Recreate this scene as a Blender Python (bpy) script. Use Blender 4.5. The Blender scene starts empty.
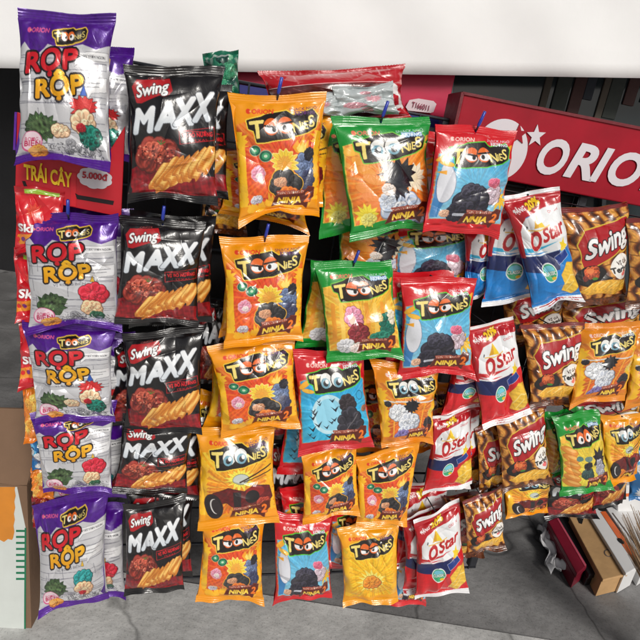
# Street stall: rows of snack bags hanging on a wire display rack, a red sign behind them.
import bpy, math, random
import numpy as np
from mathutils import Vector, Matrix

scene = bpy.context.scene
C = scene.collection
R = math.radians
EYE = 1.35                                    # camera height

# ------------------------------------------------------------------ camera
FPX = 518.0                                   # focal length in px of a 640 px wide frame
pitch, roll = R(18), R(9)
Fw = Vector((0, math.cos(pitch), -math.sin(pitch)))
R0 = Vector((1, 0, 0)); U0 = Vector((0, math.sin(pitch), math.cos(pitch)))
Rt = R0 * math.cos(roll) + U0 * math.sin(roll)
Up = U0 * math.cos(roll) - R0 * math.sin(roll)
CAM = Vector((0, 0, EYE))
cd = bpy.data.cameras.new('camera'); cd.sensor_width = 36; cd.lens = FPX / 640 * 36
cd.clip_start = .02; cd.clip_end = 200
cam = bpy.data.objects.new('camera', cd); C.objects.link(cam)
cam.matrix_world = Matrix((
    (Rt.x, Up.x, -Fw.x, CAM.x), (Rt.y, Up.y, -Fw.y, CAM.y), (Rt.z, Up.z, -Fw.z, CAM.z), (0, 0, 0, 1)))
scene.camera = cam

RN = Vector((.25, -1, 0)).normalized()        # rack normal, towards the customer
RX = Vector((1, .25, 0)).normalized()         # along the rack
RP = Vector((0, 1.05, 0))


def ray(x, y):
    return Fw + Rt * ((x - 320) / FPX) + Up * ((320 - y) / FPX)


def hit(x, y, p, n):
    d = ray(x, y)
    return CAM + d * ((p - CAM).dot(n) / d.dot(n))


def rk(x, y, fwd=0.0):                        # point of the rack plane (fwd metres nearer the customer)
    return hit(x, y, RP + RN * fwd, RN)


def fl(x, y, z=0.0):                          # point of a level plane at height z
    return hit(x, y, Vector((0, 0, z)), Vector((0, 0, 1)))


# ------------------------------------------------------------------ colour / materials
def lin(c):
    c = np.asarray(c, dtype=float)
    return np.where(c <= .04045, c / 12.92, ((c + .055) / 1.055) ** 2.4)


def rgb(*c):
    return tuple(v / 255 for v in c)


MATS = {}


def mat(name, col, rough=.6, metal=0, var=.12, scale=14, bump=.15, bscale=60, coat=0, trans=0, alpha=1, spec=.5):
    if name in MATS: return MATS[name]
    m = bpy.data.materials.new(name); m.use_nodes = True
    nt = m.node_tree; N = nt.nodes; L = nt.links
    b = N['Principled BSDF']
    tc = N.new('ShaderNodeTexCoord')
    nz = N.new('ShaderNodeTexNoise'); nz.inputs['Scale'].default_value = scale; nz.inputs['Detail'].default_value = 6
    L.new(tc.outputs['Object'], nz.inputs['Vector'])
    rp = N.new('ShaderNodeValToRGB')
    c = lin(col)
    rp.color_ramp.elements[0].position = .3; rp.color_ramp.elements[1].position = .7
    rp.color_ramp.elements[0].color = (*[float(v) for v in c * (1 - var)], 1)
    rp.color_ramp.elements[1].color = (*[float(min(1, v)) for v in c * (1 + var)], 1)
    L.new(nz.outputs['Fac'], rp.inputs['Fac']); L.new(rp.outputs['Color'], b.inputs['Base Color'])
    b.inputs['Roughness'].default_value = rough; b.inputs['Metallic'].default_value = metal
    b.inputs['Coat Weight'].default_value = coat; b.inputs['Transmission Weight'].default_value = trans
    b.inputs['Alpha'].default_value = alpha; b.inputs['Specular IOR Level'].default_value = spec
    if bump:
        n2 = N.new('ShaderNodeTexNoise'); n2.inputs['Scale'].default_value = bscale; n2.inputs['Detail'].default_value = 8
        L.new(tc.outputs['Object'], n2.inputs['Vector'])
        bp = N.new('ShaderNodeBump'); bp.inputs['Strength'].default_value = bump; bp.inputs['Distance'].default_value = .01
        L.new(n2.outputs['Fac'], bp.inputs['Height']); L.new(bp.outputs['Normal'], b.inputs['Normal'])
    MATS[name] = m
    return m


def film(name, rough, coat, metal=0.0, bump=.12):
    """printed plastic film: the print is a colour attribute, the gloss and the fine crinkle are procedural"""
    m = bpy.data.materials.new(name); m.use_nodes = True
    nt = m.node_tree; N = nt.nodes; L = nt.links; b = N['Principled BSDF']
    at = N.new('ShaderNodeAttribute'); at.attribute_name = 'print'
    L.new(at.outputs['Color'], b.inputs['Base Color'])
    tc = N.new('ShaderNodeTexCoord')
    nz = N.new('ShaderNodeTexNoise'); nz.inputs['Scale'].default_value = 26; nz.inputs['Detail'].default_value = 5
    nz.inputs['Distortion'].default_value = 1.6
    L.new(tc.outputs['Object'], nz.inputs['Vector'])
    vo = N.new('ShaderNodeTexVoronoi'); vo.feature = 'DISTANCE_TO_EDGE'; vo.inputs['Scale'].default_value = 30
    mx = N.new('ShaderNodeVectorMath'); mx.operation = 'ADD'
    sc = N.new('ShaderNodeVectorMath'); sc.operation = 'SCALE'; sc.inputs['Scale'].default_value = .03
    L.new(nz.outputs['Color'], sc.inputs[0]); L.new(tc.outputs['Object'], mx.inputs[0]); L.new(sc.outputs[0], mx.inputs[1])
    L.new(mx.outputs[0], vo.inputs['Vector'])
    ad = N.new('ShaderNodeMath'); ad.operation = 'MULTIPLY_ADD'; ad.inputs[1].default_value = .35
    L.new(vo.outputs['Distance'], ad.inputs[0]); L.new(nz.outputs['Fac'], ad.inputs[2])
    bp = N.new('ShaderNodeBump'); bp.inputs['Strength'].default_value = bump; bp.inputs['Distance'].default_value = .012
    L.new(ad.outputs[0], bp.inputs['Height']); L.new(bp.outputs['Normal'], b.inputs['Normal'])
    rr = N.new('ShaderNodeMapRange'); rr.inputs['To Min'].default_value = rough - .05; rr.inputs['To Max'].default_value = rough + .1
    L.new(nz.outputs['Fac'], rr.inputs['Value']); L.new(rr.outputs['Result'], b.inputs['Roughness'])
    b.inputs['Metallic'].default_value = metal
    b.inputs['Coat Weight'].default_value = coat; b.inputs['Coat Roughness'].default_value = .12
    L.new(bp.outputs['Normal'], b.inputs['Coat Normal'])
    MATS[name] = m
    return m


FILM = film('printed_film', .28, .8, bump=.12)
FOIL = film('printed_foil', .27, .7, metal=.2, bump=.12)


# ------------------------------------------------------------------ objects
def tag(o, label=None, cat=None, group=None, kind=None):
    if label: o['label'] = label
    if cat: o['category'] = cat
    if group: o['group'] = group
    if kind: o['kind'] = kind
    return o


def empty(name, mw, label, cat, group=None):
    o = bpy.data.objects.new(name, None); C.objects.link(o)
    o.empty_display_size = .03
    o.matrix_world = mw
    return tag(o, label, cat, group)


def link(name, me, parent=None):
    o = bpy.data.objects.new(name, me); C.objects.link(o)
    if parent is not None: o.parent = parent
    return o


def quadmesh(name, V, F, mats, smooth=True, cols=None, nrm=None):
    """mesh from numpy arrays of vertices and quads"""
    me = bpy.data.meshes.new(name)
    nv, nf = len(V), len(F)
    me.vertices.add(nv); me.vertices.foreach_set('co', np.asarray(V, dtype=np.float32).ravel())
    me.loops.add(nf * 4); me.loops.foreach_set('vertex_index', np.asarray(F, dtype=np.int32).ravel())
    me.polygons.add(nf)
    me.polygons.foreach_set('loop_start', np.arange(nf, dtype=np.int32) * 4)
    me.update(calc_edges=True)
    if cols is not None:
        ca = me.color_attributes.new('print', 'BYTE_COLOR', 'POINT')
        c4 = np.ones((nv, 4), dtype=np.float32); c4[:, :3] = cols
        ca.data.foreach_set('color_srgb', c4.ravel())
    if nrm is not None:
        a = me.attributes.new('custom_normal', 'FLOAT_VECTOR', 'POINT')
        a.data.foreach_set('vector', np.asarray(nrm, dtype=np.float32).ravel())
    if not isinstance(mats, (list, tuple)): mats = [mats]
    for m in mats: me.materials.append(m)
    return me


class MB:
    """collects boxes, prisms, tubes; build() links them as one mesh object"""
    def __init__(s): s.v = []; s.f = []

    def poly(s, pts, depth):                  # pts: list of Vector, depth: Vector
        n = len(pts); k = len(s.v)
        s.v += [tuple(p) for p in pts] + [tuple(p + depth) for p in pts]
        s.f.append(tuple(range(k, k + n))); s.f.append(tuple(range(k + 2 * n - 1, k + n - 1, -1)))
        for i in range(n):
            j = (i + 1) % n
            s.f.append((k + j, k + i, k + n + i, k + n + j))
        return s

    def box(s, c, ax, ay, az):                # centre and half-axis vectors
        c = Vector(c)
        return s.poly([c - ax - ay - az, c + ax - ay - az, c + ax + ay - az, c - ax + ay - az], az * 2)

    def tube(s, pts, r, n=8):
        k0 = len(s.v); pts = [Vector(p) for p in pts]
        for i, p in enumerate(pts):
            t = (pts[min(i + 1, len(pts) - 1)] - pts[max(i - 1, 0)]).normalized()
            a = t.cross(Vector((0, 0, 1)) if abs(t.z) < .9 else Vector((1, 0, 0))).normalized(); b = t.cross(a)
            rr = r[i] if isinstance(r, (list, tuple)) else r
            for j in range(n):
                q = j / n * 2 * math.pi
                s.v.append(tuple(p + (a * math.cos(q) + b * math.sin(q)) * rr))
        for i in range(len(pts) - 1):
            for j in range(n):
                a = k0 + i * n + j; b = k0 + i * n + (j + 1) % n
                s.f.append((a, b, b + n, a + n))
        s.f.append(tuple(range(k0 + n - 1, k0 - 1, -1)))
        e = k0 + (len(pts) - 1) * n
        s.f.append(tuple(range(e, e + n)))
        return s

    def build(s, name, m, parent=None, bevel=0, smooth=False):
        me = bpy.data.meshes.new(name)
        vv = s.v
        if parent is not None:
            inv = parent.matrix_world.inverted(); vv = [tuple(inv @ Vector(v)) for v in vv]
        me.from_pydata(vv, [], s.f); me.materials.append(m)
        import bmesh
        bm = bmesh.new(); bm.from_mesh(me); bmesh.ops.recalc_face_normals(bm, faces=bm.faces[:])
        bm.to_mesh(me); bm.free()
        if smooth:
            for p in me.polygons: p.use_smooth = True
        o = link(name, me, parent)
        if bevel:
            b = o.modifiers.new('bevel', 'BEVEL'); b.width = bevel; b.segments = 2; b.limit_method = 'ANGLE'
        return o


def frame(o, x, n):
    """matrix with local x along x, local -y along n (the front), z up in the sheet"""
    n = n.normalized(); x = (x - n * x.dot(n)).normalized(); z = x.cross(-n)
    y = -n
    return Matrix(((x.x, y.x, z.x, o.x), (x.y, y.y, z.y, o.y), (x.z, y.z, z.z, o.z), (0, 0, 0, 1)))


# ------------------------------------------------------------------ outlines of lettering
_TXT = {}


def text_edges(s, shear=0.0):
    key = (s, shear)
    if key not in _TXT:
        c = bpy.data.curves.new('lettering', 'FONT'); c.body = s; c.resolution_u = 3; c.shear = shear
        o = bpy.data.objects.new('lettering', c); C.objects.link(o)
        bpy.context.view_layer.update()
        me = bpy.data.meshes.new_from_object(o)
        v = np.empty(len(me.vertices) * 3); me.vertices.foreach_get('co', v); v = v.reshape(-1, 3)[:, :2]
        cnt = {}
        for p in me.polygons:
            for a, b in p.edge_keys: cnt[(a, b)] = cnt.get((a, b), 0) + 1
        E = np.array([k for k, n in cnt.items() if n == 1], dtype=int)
        _TXT[key] = (v, E)
        bpy.data.objects.remove(o); bpy.data.curves.remove(c); bpy.data.meshes.remove(me)
    return _TXT[key]


# ------------------------------------------------------------------ flat print, drawn as a small raster of colours
class Art:
    W = 400; H = 520

    def __init__(s, col, seed=1):
        s.a = np.zeros((s.H, s.W, 3)); s.a[:] = np.array(col) / 255
        s.logo = np.zeros((s.H, s.W), bool)
        s.rs = np.random.RandomState(seed)
        s.yy, s.xx = np.mgrid[0:s.H, 0:s.W] + .5

    def P(s, pts): return np.array([(u * s.W, v * s.H) for u, v in pts])

    def edges_mask(s, V, E):                  # even-odd fill
        m = np.zeros((s.H, s.W), bool)
        if len(E) == 0: return m
        x0, y0 = np.floor(V.min(0)).astype(int) - 1; x1, y1 = np.ceil(V.max(0)).astype(int) + 1
        x0, y0 = max(x0, 0), max(y0, 0); x1, y1 = min(x1, s.W), min(y1, s.H)
        if x1 <= x0 or y1 <= y0: return m
        X = s.xx[y0:y1, x0:x1]
        ys = np.arange(y0, y1) + .5
        sub = np.zeros(X.shape, bool)
        for a, b in E:
            (ax, ay), (bx, by) = V[a], V[b]
            if ay == by: continue
            rows = np.where((ay > ys) != (by > ys))[0]
            if len(rows) == 0: continue
            xi = ax + (ys[rows] - ay) / (by - ay) * (bx - ax)
            sub[rows] ^= X[rows] < xi[:, None]
        m[y0:y1, x0:x1] = sub
        return m

    def mpoly(s, P):
        n = len(P); return s.edges_mask(np.asarray(P, float), [(i, (i + 1) % n) for i in range(n)])

    def mell(s, u, v, ru, rv=None, rot=0):    # radii in fractions of the width
        rv = rv or ru; c, q = math.cos(R(rot)), math.sin(R(rot))
        dx = s.xx - u * s.W; dy = s.yy - v * s.H
        return ((dx * c - dy * q) / (ru * s.W)) ** 2 + ((dx * q + dy * c) / (rv * s.W)) ** 2 < 1

    def grow(s, m, r):
        r = float(r)
        if r < .5: return m
        ys, xs = np.where(m)
        if len(ys) == 0: return m
        k = int(r + 1)
        out = m.copy()
        y0, y1 = ys.min(), ys.max() + 1; x0, x1 = xs.min(), xs.max() + 1
        src = m[y0:y1, x0:x1]
        for dy in range(-k, k + 1):
            w = r * r - dy * dy
            if w < 0: continue
            w = int(math.sqrt(w))
            for dx in (range(-w, w + 1) if r < 4 else range(-w, w + 1, 2)):
                a0, a1 = max(y0 + dy, 0), min(y1 + dy, s.H); b0, b1 = max(x0 + dx, 0), min(x1 + dx, s.W)
                if a1 > a0 and b1 > b0:
                    out[a0:a1, b0:b1] |= src[a0 - y0 - dy:a1 - y0 - dy, b0 - x0 - dx:b1 - x0 - dx]
        return out

    def put(s, m, col, col2=None, ax='v', noise=0, a=1.0):
        c = np.array(col) / 255
        if not m.any(): return m
        px = np.broadcast_to(c, (int(m.sum()), 3)).copy()
        if col2 is not None:
            t = (s.yy if ax == 'v' else s.xx)[m]; t = (t - t.min()) / max(1, np.ptp(t))
            px = px * (1 - t[:, None]) + np.array(col2) / 255 * t[:, None]
        if noise:
            px = px * (1 + noise * s.fnoise()[m][:, None])
        s.a[m] = np.clip(s.a[m] * (1 - a) + px * a, 0, 1)
        return m

    def fnoise(s):
        f = np.zeros((s.H, s.W))
        for _ in range(14):
            q = s.rs.uniform(0, 6.28); k = s.rs.uniform(.05, .45)
            f += np.sin((s.xx * math.cos(q) + s.yy * math.sin(q)) * k + s.rs.uniform(0, 6.28))
        return f / 6

    def poly(s, pts, col, out=0, ocol=(0, 0, 0), **k):
        m = s.mpoly(s.P(pts))
        if out: s.put(s.grow(m, out), ocol)
        return s.put(m, col, **k)

    def ell(s, u, v, ru, rv, col, rot=0, out=0, ocol=(0, 0, 0), **k):
        m = s.mell(u, v, ru, rv, rot)
        if out: s.put(s.grow(m, out), ocol)
        return s.put(m, col, **k)

    def burst(s, u, v, r, col, n=14, r2=.6, out=0, ocol=(0, 0, 0), sq=1.0, **k):
        pts = []
        for i in range(2 * n):
            q = i / (2 * n) * 6.283 + s.rs.uniform(-.06, .06)
            rr = (r if i % 2 == 0 else r * r2) * s.rs.uniform(.85, 1.12) * s.W
            pts.append((u * s.W + math.cos(q) * rr, v * s.H + math.sin(q) * rr * sq))
        m = s.mpoly(pts)
        if out: s.put(s.grow(m, out), ocol)
        s.put(m, col, **k)
        dx = s.xx - u * s.W; dy = (s.yy - v * s.H) / sq; th = np.arctan2(dy, dx); d = np.hypot(dx, dy) / (r * s.W)
        c = np.array(col, float); ph = s.rs.uniform(0, 6)
        s.put(m & (np.sin(th * n * 1.5 + ph) > .55) & (d > .22), c * .8, a=.6)
        s.put(m & (np.sin(th * n * 2.5 + ph) > .7) & (d > .3), np.minimum(255, c * 1.15 + 24), a=.7)
        return m

    def rays(s, m, u, v, col, n=40, a=.35):
        """speed lines that fan out from a point"""
        th = np.arctan2(s.yy - v * s.H, s.xx - u * s.W); d = np.hypot(s.xx - u * s.W, s.yy - v * s.H) / s.W
        f = np.zeros_like(th)
        for q in range(4): f += np.sin(th * (n * (.5 + .37 * q)) + s.rs.uniform(0, 6))
        s.put(m & (f > 1.2 - d), col, a=a)

    def dots(s, m, col, p=7, a=.3):
        s.put(m & (((s.xx + s.yy) % p - p / 2) ** 2 + ((s.xx - s.yy) % p - p / 2) ** 2 < (p * .3) ** 2), col, a=a)

    def puff(s, u, v, r, col, n=9, sq=.7, out=0, ocol=(0, 0, 0), **k):
        m = s.mell(u, v, r * .7, r * .7 * sq); lob = []
        for i in range(n):
            q = i / n * 6.283; rr = r * s.rs.uniform(.26, .42)
            lob.append((u + math.cos(q) * r * .62, v + math.sin(q) * r * .62 * sq * s.W / s.H, rr)); m |= s.mell(*lob[-1][:2], rr, rr)
        for _ in range(5):
            q = s.rs.uniform(0, 6.28); d = s.rs.uniform(0, .4) * r; lob.append((u + math.cos(q) * d, v + math.sin(q) * d * sq * s.W / s.H, r * s.rs.uniform(.16, .3)))
        if out: s.put(s.grow(m, out), ocol)
        s.put(m, col, **k)
        c = np.array(col, float)
        for (x, y, rr) in lob:                # inked curls and a paler crest on every lobe
            ring = s.mell(x, y, rr) & ~s.mell(x - rr * .12, y - rr * .1, rr * .93)
            s.put(ring & m, c * .62, a=.7)
            cr = s.mell(x - rr * .1, y - rr * .1, rr * .78) & ~s.mell(x + rr * .1, y + rr * .12, rr * .78)
            s.put(cr & m, np.minimum(255, c * 1.18 + 26), a=.75)
        return m

    def line(s, pts, w, col, **k):
        P = s.P(pts); m = np.zeros((s.H, s.W), bool)
        for (ax, ay), (bx, by) in zip(P[:-1], P[1:]):
            dx, dy = bx - ax, by - ay; L = dx * dx + dy * dy + 1e-9
            t = np.clip(((s.xx - ax) * dx + (s.yy - ay) * dy) / L, 0, 1)
            m |= (s.xx - ax - t * dx) ** 2 + (s.yy - ay - t * dy) ** 2 < (w * s.W / 2) ** 2
        return s.put(m, col, **k)

    def flame(s, u, v, w, h, col, rot=0, **k):
        pts = [(-.5, 0), (-.35, -.5), (-.15, -.3), (-.1, -1), (.12, -.45), (.3, -.75), (.5, 0), (.2, .2), (-.2, .2)]
        c, q = math.cos(R(rot)), math.sin(R(rot))
        return s.put(s.mpoly([(u * s.W + (x * w * c - y * h * q) * s.W, v * s.H + (x * w * q + y * h * c) * s.W) for x, y in pts]), col, **k)

    def mtext(s, t, u, v, h, w=None, rot=0, shear=0.0, bold=0.0, track=1.0):
        """capital height h and total width w in fractions of the width; rot > 0 rises to the right"""
        V, E = text_edges(t, shear)
        x0, x1 = V[:, 0].min(), V[:, 0].max()
        sy = h / .73; sx = (w / (x1 - x0)) if w else sy * track
        X = (V[:, 0] - (x0 + x1) / 2) * sx; Y = -(V[:, 1] - .365) * sy
        c, q = math.cos(R(rot)), math.sin(R(rot))
        Pp = np.stack([u * s.W + (X * c + Y * q) * s.W, v * s.H + (-X * q + Y * c) * s.W], 1)
        return s.grow(s.edges_mask(Pp, E), bold)

    def text(s, t, u, v, h, col, w=None, rot=0, shear=0.0, bold=0.0, outs=(), col2=None, dx=0, dy=0, **k):
        m = s.mtext(t, u, v, h, w, rot, shear, bold)
        for r, oc in outs: s.put(s.grow(m, r), oc)
        return s.put(m, col, col2, **k)

    def sample(s, U, V):
        a = s.a
        a = (a + np.roll(a, 1, 0) + np.roll(a, 1, 1) + np.roll(np.roll(a, 1, 0), 1, 1)) / 4
        x = np.clip(U * s.W, 0, s.W - 1.001); y = np.clip(V * s.H, 0, s.H - 1.001)
        i = x.astype(int); j = y.astype(int); fx = (x - i)[..., None]; fy = (y - j)[..., None]
        i1 = np.minimum(i + 1, s.W - 1); j1 = np.minimum(j + 1, s.H - 1)
        return (a[j, i] * (1 - fx) + a[j, i1] * fx) * (1 - fy) + (a[j1, i] * (1 - fx) + a[j1, i1] * fx) * fy


def orion_mark(A, u, v, w, col):
    A.ell(u - w * .55, v, w * .11, w * .11, col)
    A.text('★', u - w * .46, v, w * .12, (200, 60, 60) if col[0] > 220 and col[1] > 200 else (255, 190, 120))
    A.text('ORION', u + w * .08, v, w * .2, col, w=w * .95, bold=1.2, shear=.15)


def toonies_logo(A, cu, cv, w, rot, glow, eye, glare=False):
    c, q = math.cos(R(rot)), math.sin(R(rot))

    def T(x, y): return (cu + (x * c + y * q) * w, cv + (-x * q + y * c) * w * A.W / A.H)
    band = [(-.53, -.14), (-.3, -.17), (-.22, -.2), (.1, -.22), (.2, -.14), (.4, -.17), (.52, -.2), (.6, -.1), (.56, .07), (.42, .13), (.3, .15),
            (.2, .16), (.1, .19), (-.16, .19), (-.26, .2), (-.42, .19), (-.44, .02), (-.52, -.02)]
    m = A.mpoly(A.P([T(*p) for p in band]))
    big = A.grow(m, 7); A.put(big, glow)
    A.put(A.grow(m, 2), (28, 18, 14)); A.logo |= big
    cream = (248, 226, 128)
    u, v = T(-.38, 0); A.text('T', u, v, w * .26, cream, w=w * .22, rot=rot, bold=w * 5, shear=.05)
    for k, x in enumerate((-.16, .06)):
        u, v = T(x, -.01)
        A.ell(u, v, w * .135, w * .145, (20, 12, 10)); A.ell(u, v, w * .118, w * .128, (238, 110, 38) if eye != 'white' else (240, 240, 236))
        uu, vv = T(x + (.02 if k else -.01), .03)
        if eye == 'side':
            A.ell(uu, vv, w * .1, w * .062, (244, 246, 248), rot=10 if k else -8)
            A.ell(uu + w * (-.04 if k else .05), vv, w * .032, w * .04, (20, 20, 24))
            a, b = T(x - .1, -.03), T(x + .1, .01 if k == 0 else -.05); A.line([a, b], w * .03, (25, 14, 10))
        elif eye == 'round':
            A.ell(uu, vv, w * .085, w * .09, (246, 246, 244)); A.ell(uu + w * .03 * (1 - 2 * k), vv - .004, w * .036, w * .042, (20, 20, 24))
        else:
            A.ell(uu - .008, vv + .004, w * .09, w * .09, (120, 170, 190)); A.ell(uu - .006, vv + .006, w * .05, w * .05, (30, 30, 36))
            A.ell(uu + .014, vv - .012, w * .034, w * .04, (250, 250, 250))
    for ch, x, y, h, r in (('N', .245, .03, .15, 6), ('I', .335, .03, .115, 0), ('E', .4, .02, .125, -4), ('S', .49, -.03, .18, 4)):
        u, v = T(x, y); A.text(ch, u, v, w * h, cream, rot=rot + r, bold=w * 2.4)


def ninja_logo(A, u, v, w, rot=3):
    A.text('TRÊN ĐƯỜNG ĐUA', u + .01, v - .052, w * .085, (250, 240, 220), w=w * .82, rot=rot, bold=.8, outs=((3.5, (150, 40, 20)),))
    pts = [(u + x * w, v + y * w) for x, y in ((-.53, .16), (-.42, -.07), (.3, -.1), (.44, -.22), (.62, -.2), (.6, -.03), (.45, .06), (.4, .2), (.3, .13), (-.38, .13))]
    A.poly(pts, (96, 30, 16), out=2, ocol=(160, 62, 26))
    A.text('NINJA', u - w * .07, v + w * .03, w * .16, (250, 200, 40), w=w * .62, rot=rot, bold=2.4, shear=.22, col2=(255, 232, 120))
    A.text('2', u + w * .42, v - w * .03, w * .24, (245, 120, 30), rot=rot, bold=3, shear=.25, outs=((2.5, (70, 24, 14)),))


def art_toonies(v, seed):
    seals = {'N': (244, 156, 10), 'M': (244, 160, 14), 'W': (232, 140, 20), 'Y': (246, 166, 14), 'G1': (18, 148, 52), 'G2': (20, 150, 52),
             'G3': (26, 150, 52), 'R': (214, 26, 36), 'B': (208, 24, 36)}
    edge = seals[v]
    A = Art(edge, seed)
    r = A.rs
    # ---- picture panel with a wavy edge
    inner = {'N': ((240, 120, 34), (228, 70, 34)), 'M': ((250, 190, 40), (238, 110, 34)), 'W': ((240, 150, 40), (226, 92, 36)),
             'Y': ((252, 196, 34), (250, 180, 28)), 'G1': ((248, 150, 50), (240, 120, 40)), 'G2': ((250, 196, 60), (246, 170, 50)),
             'G3': ((236, 196, 60), (240, 220, 70)), 'R': ((70, 170, 220), (150, 205, 230)), 'B': ((40, 160, 220), (60, 190, 232))}[v]
    top = .2 if v not in 'RB' else .24
    pan = [(.03, top + .03), (.2, top), (.5, top + .03), (.8, top - .01), (.97, top + .03), (.985, .55), (.975, .87), (.7, .885), (.4, .87), (.03, .88), (.015, .5)]
    if v in ('G1', 'G2', 'G3', 'R', 'B'):
        m = A.poly(pan, (250, 214, 80) if v[0] == 'G' else (232, 120, 40), out=0)
        A.poly([(x * .97 + .015, y * .985 + .008) for x, y in pan], *inner[:1], col2=inner[1], noise=.06)
    else:
        A.poly(pan, inner[0], col2=inner[1], noise=.08)
    pm = A.mpoly(A.P(pan)); A.rays(pm, .55, .55, tuple(min(255, c + 60) for c in inner[0]), a=.4); A.rays(pm, .5, .6, tuple(int(c * .75) for c in inner[1]), n=30, a=.35)
    A.dots(A.mpoly(A.P([(0, .62), (1, .7), (1, .9), (0, .9)])) & pm, tuple(int(c * .8) for c in inner[1]), a=.35)
    if v in ('N', 'W', 'M', 'Y'):             # flames licking in from the edges
        for k in range(9):
            y = .3 + k * .065
            A.flame(.05, y + .04, .16, .12, (254, 196, 40), rot=60 + r.uniform(-15, 15)); A.flame(.95, y + .04, .14, .12, (254, 190, 40), rot=-60 + r.uniform(-15, 15))
        A.poly([(0, .855), (.25, .87), (.36, .83), (.5, .875), (.75, .855), (1, .845), (1, 1), (0, 1)], edge)
    if v == 'N':
        A.rays(A.poly([(.1, .4), (.5, .36), (.9, .38), (.88, .8), (.12, .82)], (222, 66, 34), col2=(236, 96, 34), noise=.1), .55, .55, (250, 130, 40), n=44, a=.6)
        for k in range(7): A.flame(.16 + k * .11, .9 + r.uniform(-.03, .02), .12, .16, (254, 190, 40), rot=r.uniform(-14, 14))
        for (u, w, q) in ((.22, .43, .062), (.34, .475, .07)):
            A.ell(u, w, q, q * .8, (30, 96, 70), out=2, ocol=(190, 220, 190)); A.ell(u, w, q * .66, q * .5, (60, 160, 110)); A.ell(u, w, q * .3, q * .22, (210, 232, 200))
        A.flame(.73, .44, .2, .18, (250, 170, 40), rot=20); A.flame(.74, .44, .12, .12, (255, 226, 110), rot=20)
        A.puff(.79, .56, .13, (104, 122, 160), sq=1.2, out=2, ocol=(50, 54, 80)); A.puff(.84, .47, .07, (36, 34, 44), sq=1.1); A.puff(.83, .68, .1, (58, 62, 92), sq=1.3)
        A.burst(.55, .535, .16, (252, 206, 60), n=13, r2=.66, out=4, ocol=(255, 236, 130), sq=.95)
        A.burst(.55, .54, .1, (246, 170, 60), n=11, r2=.7)
        A.puff(.56, .71, .21, (44, 42, 44), sq=.62, out=4, ocol=(250, 190, 50))
        A.puff(.5, .69, .08, (214, 148, 110), sq=.6); A.puff(.6, .79, .14, (232, 112, 36), sq=.4)
        A.puff(.25, .61, .085, (240, 150, 176), sq=1.0, out=2, ocol=(250, 220, 226)); A.puff(.26, .63, .045, (248, 222, 216))
        A.puff(.22, .82, .08, (208, 200, 214), sq=.5)
    if v == 'M':
        A.burst(.55, .47, .2, (252, 232, 80), n=15, r2=.6, sq=.8); A.ell(.56, .47, .1, .07, (200, 208, 200), out=2, ocol=(60, 70, 70))
        A.line([(.55, .5), (.96, .36)], .02, (60, 40, 30)); A.line([(.6, .5), (.96, .42)], .014, (60, 40, 30))
        A.poly([(.2, .62), (.4, .56), (.6, .6), (.72, .54), (.93, .58), (.96, .7), (.84, .8), (.6, .82), (.5, .78), (.38, .72), (.2, .74)], (104, 26, 28), out=3, ocol=(50, 16, 16), noise=.15)
        A.ell(.74, .61, .12, .08, (146, 36, 34)); A.ell(.7, .66, .09, .09, (34, 28, 30)); A.puff(.84, .74, .1, (170, 60, 44), sq=.7)
        A.ell(.2, .76, .12, .17, (36, 30, 32), rot=12, out=2, ocol=(90, 30, 26)); A.ell(.22, .76, .065, .1, (226, 224, 220), rot=12); A.ell(.235, .76, .06, .095, (48, 40, 42), rot=12)
        A.poly([(.46, .6), (.56, .6), (.55, .84), (.47, .84)], (44, 36, 38))
        for k in range(5): A.flame(.4 + k * .13, .92, .14, .16, (254, 160, 30), rot=r.uniform(-20, 20))
    if v == 'W':
        for k in range(6): A.line([(.1 + k * .16, .4), (.02 + k * .16, .85)], .02, (250, 180, 60))
        A.line([(.08, .42), (.96, .405)], .022, (226, 226, 222))
        A.puff(.3, .55, .17, (222, 226, 232), sq=.9, out=2, ocol=(90, 90, 110)); A.puff(.48, .66, .2, (206, 212, 224), sq=.7, out=2, ocol=(90, 90, 110)); A.puff(.42, .78, .17, (190, 196, 214), sq=.5)
        A.burst(.52, .47, .13, (30, 28, 34), n=12, r2=.7); A.puff(.84, .7, .11, (40, 38, 44), sq=.9)
        A.burst(.9, .56, .1, (250, 210, 50), n=10); A.puff(.35, .83, .16, (108, 96, 150), sq=.4); A.puff(.13, .45, .06, (40, 38, 44))
        A.poly([(.04, .86), (.5, .83), (.97, .86), (.97, .9), (.04, .9)], (232, 130, 30))
    if v == 'Y':
        A.burst(.5, .64, .26, (250, 232, 110), n=16, r2=.6, sq=.8); A.puff(.5, .66, .16, (240, 140, 40), out=2, ocol=(130, 60, 20))
    if v == 'G1':
        for k in range(7): A.ell(.2 + .05 * (k % 3), .36 + .075 * k, .1, .05, (246, 170 - 6 * k, 70), rot=-25, out=1, ocol=(220, 120, 40))
        A.burst(.78, .52, .2, (250, 236, 200), n=12, r2=.6)
        A.puff(.58, .76, .25, (196, 212, 236), sq=.75, out=2, ocol=(120, 130, 160)); A.puff(.8, .84, .16, (178, 196, 226), sq=.7); A.puff(.42, .7, .1, (214, 224, 240), sq=1)
        A.burst(.6, .48, .24, (24, 24, 30), n=12, r2=.62, sq=.8, noise=.1); A.burst(.56, .58, .17, (34, 34, 42), n=10, r2=.6); A.puff(.45, .6, .08, (240, 220, 206), sq=.8)
        A.burst(.18, .8, .15, (252, 226, 60), n=11, r2=.6); A.puff(.2, .84, .1, (240, 226, 110))
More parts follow.
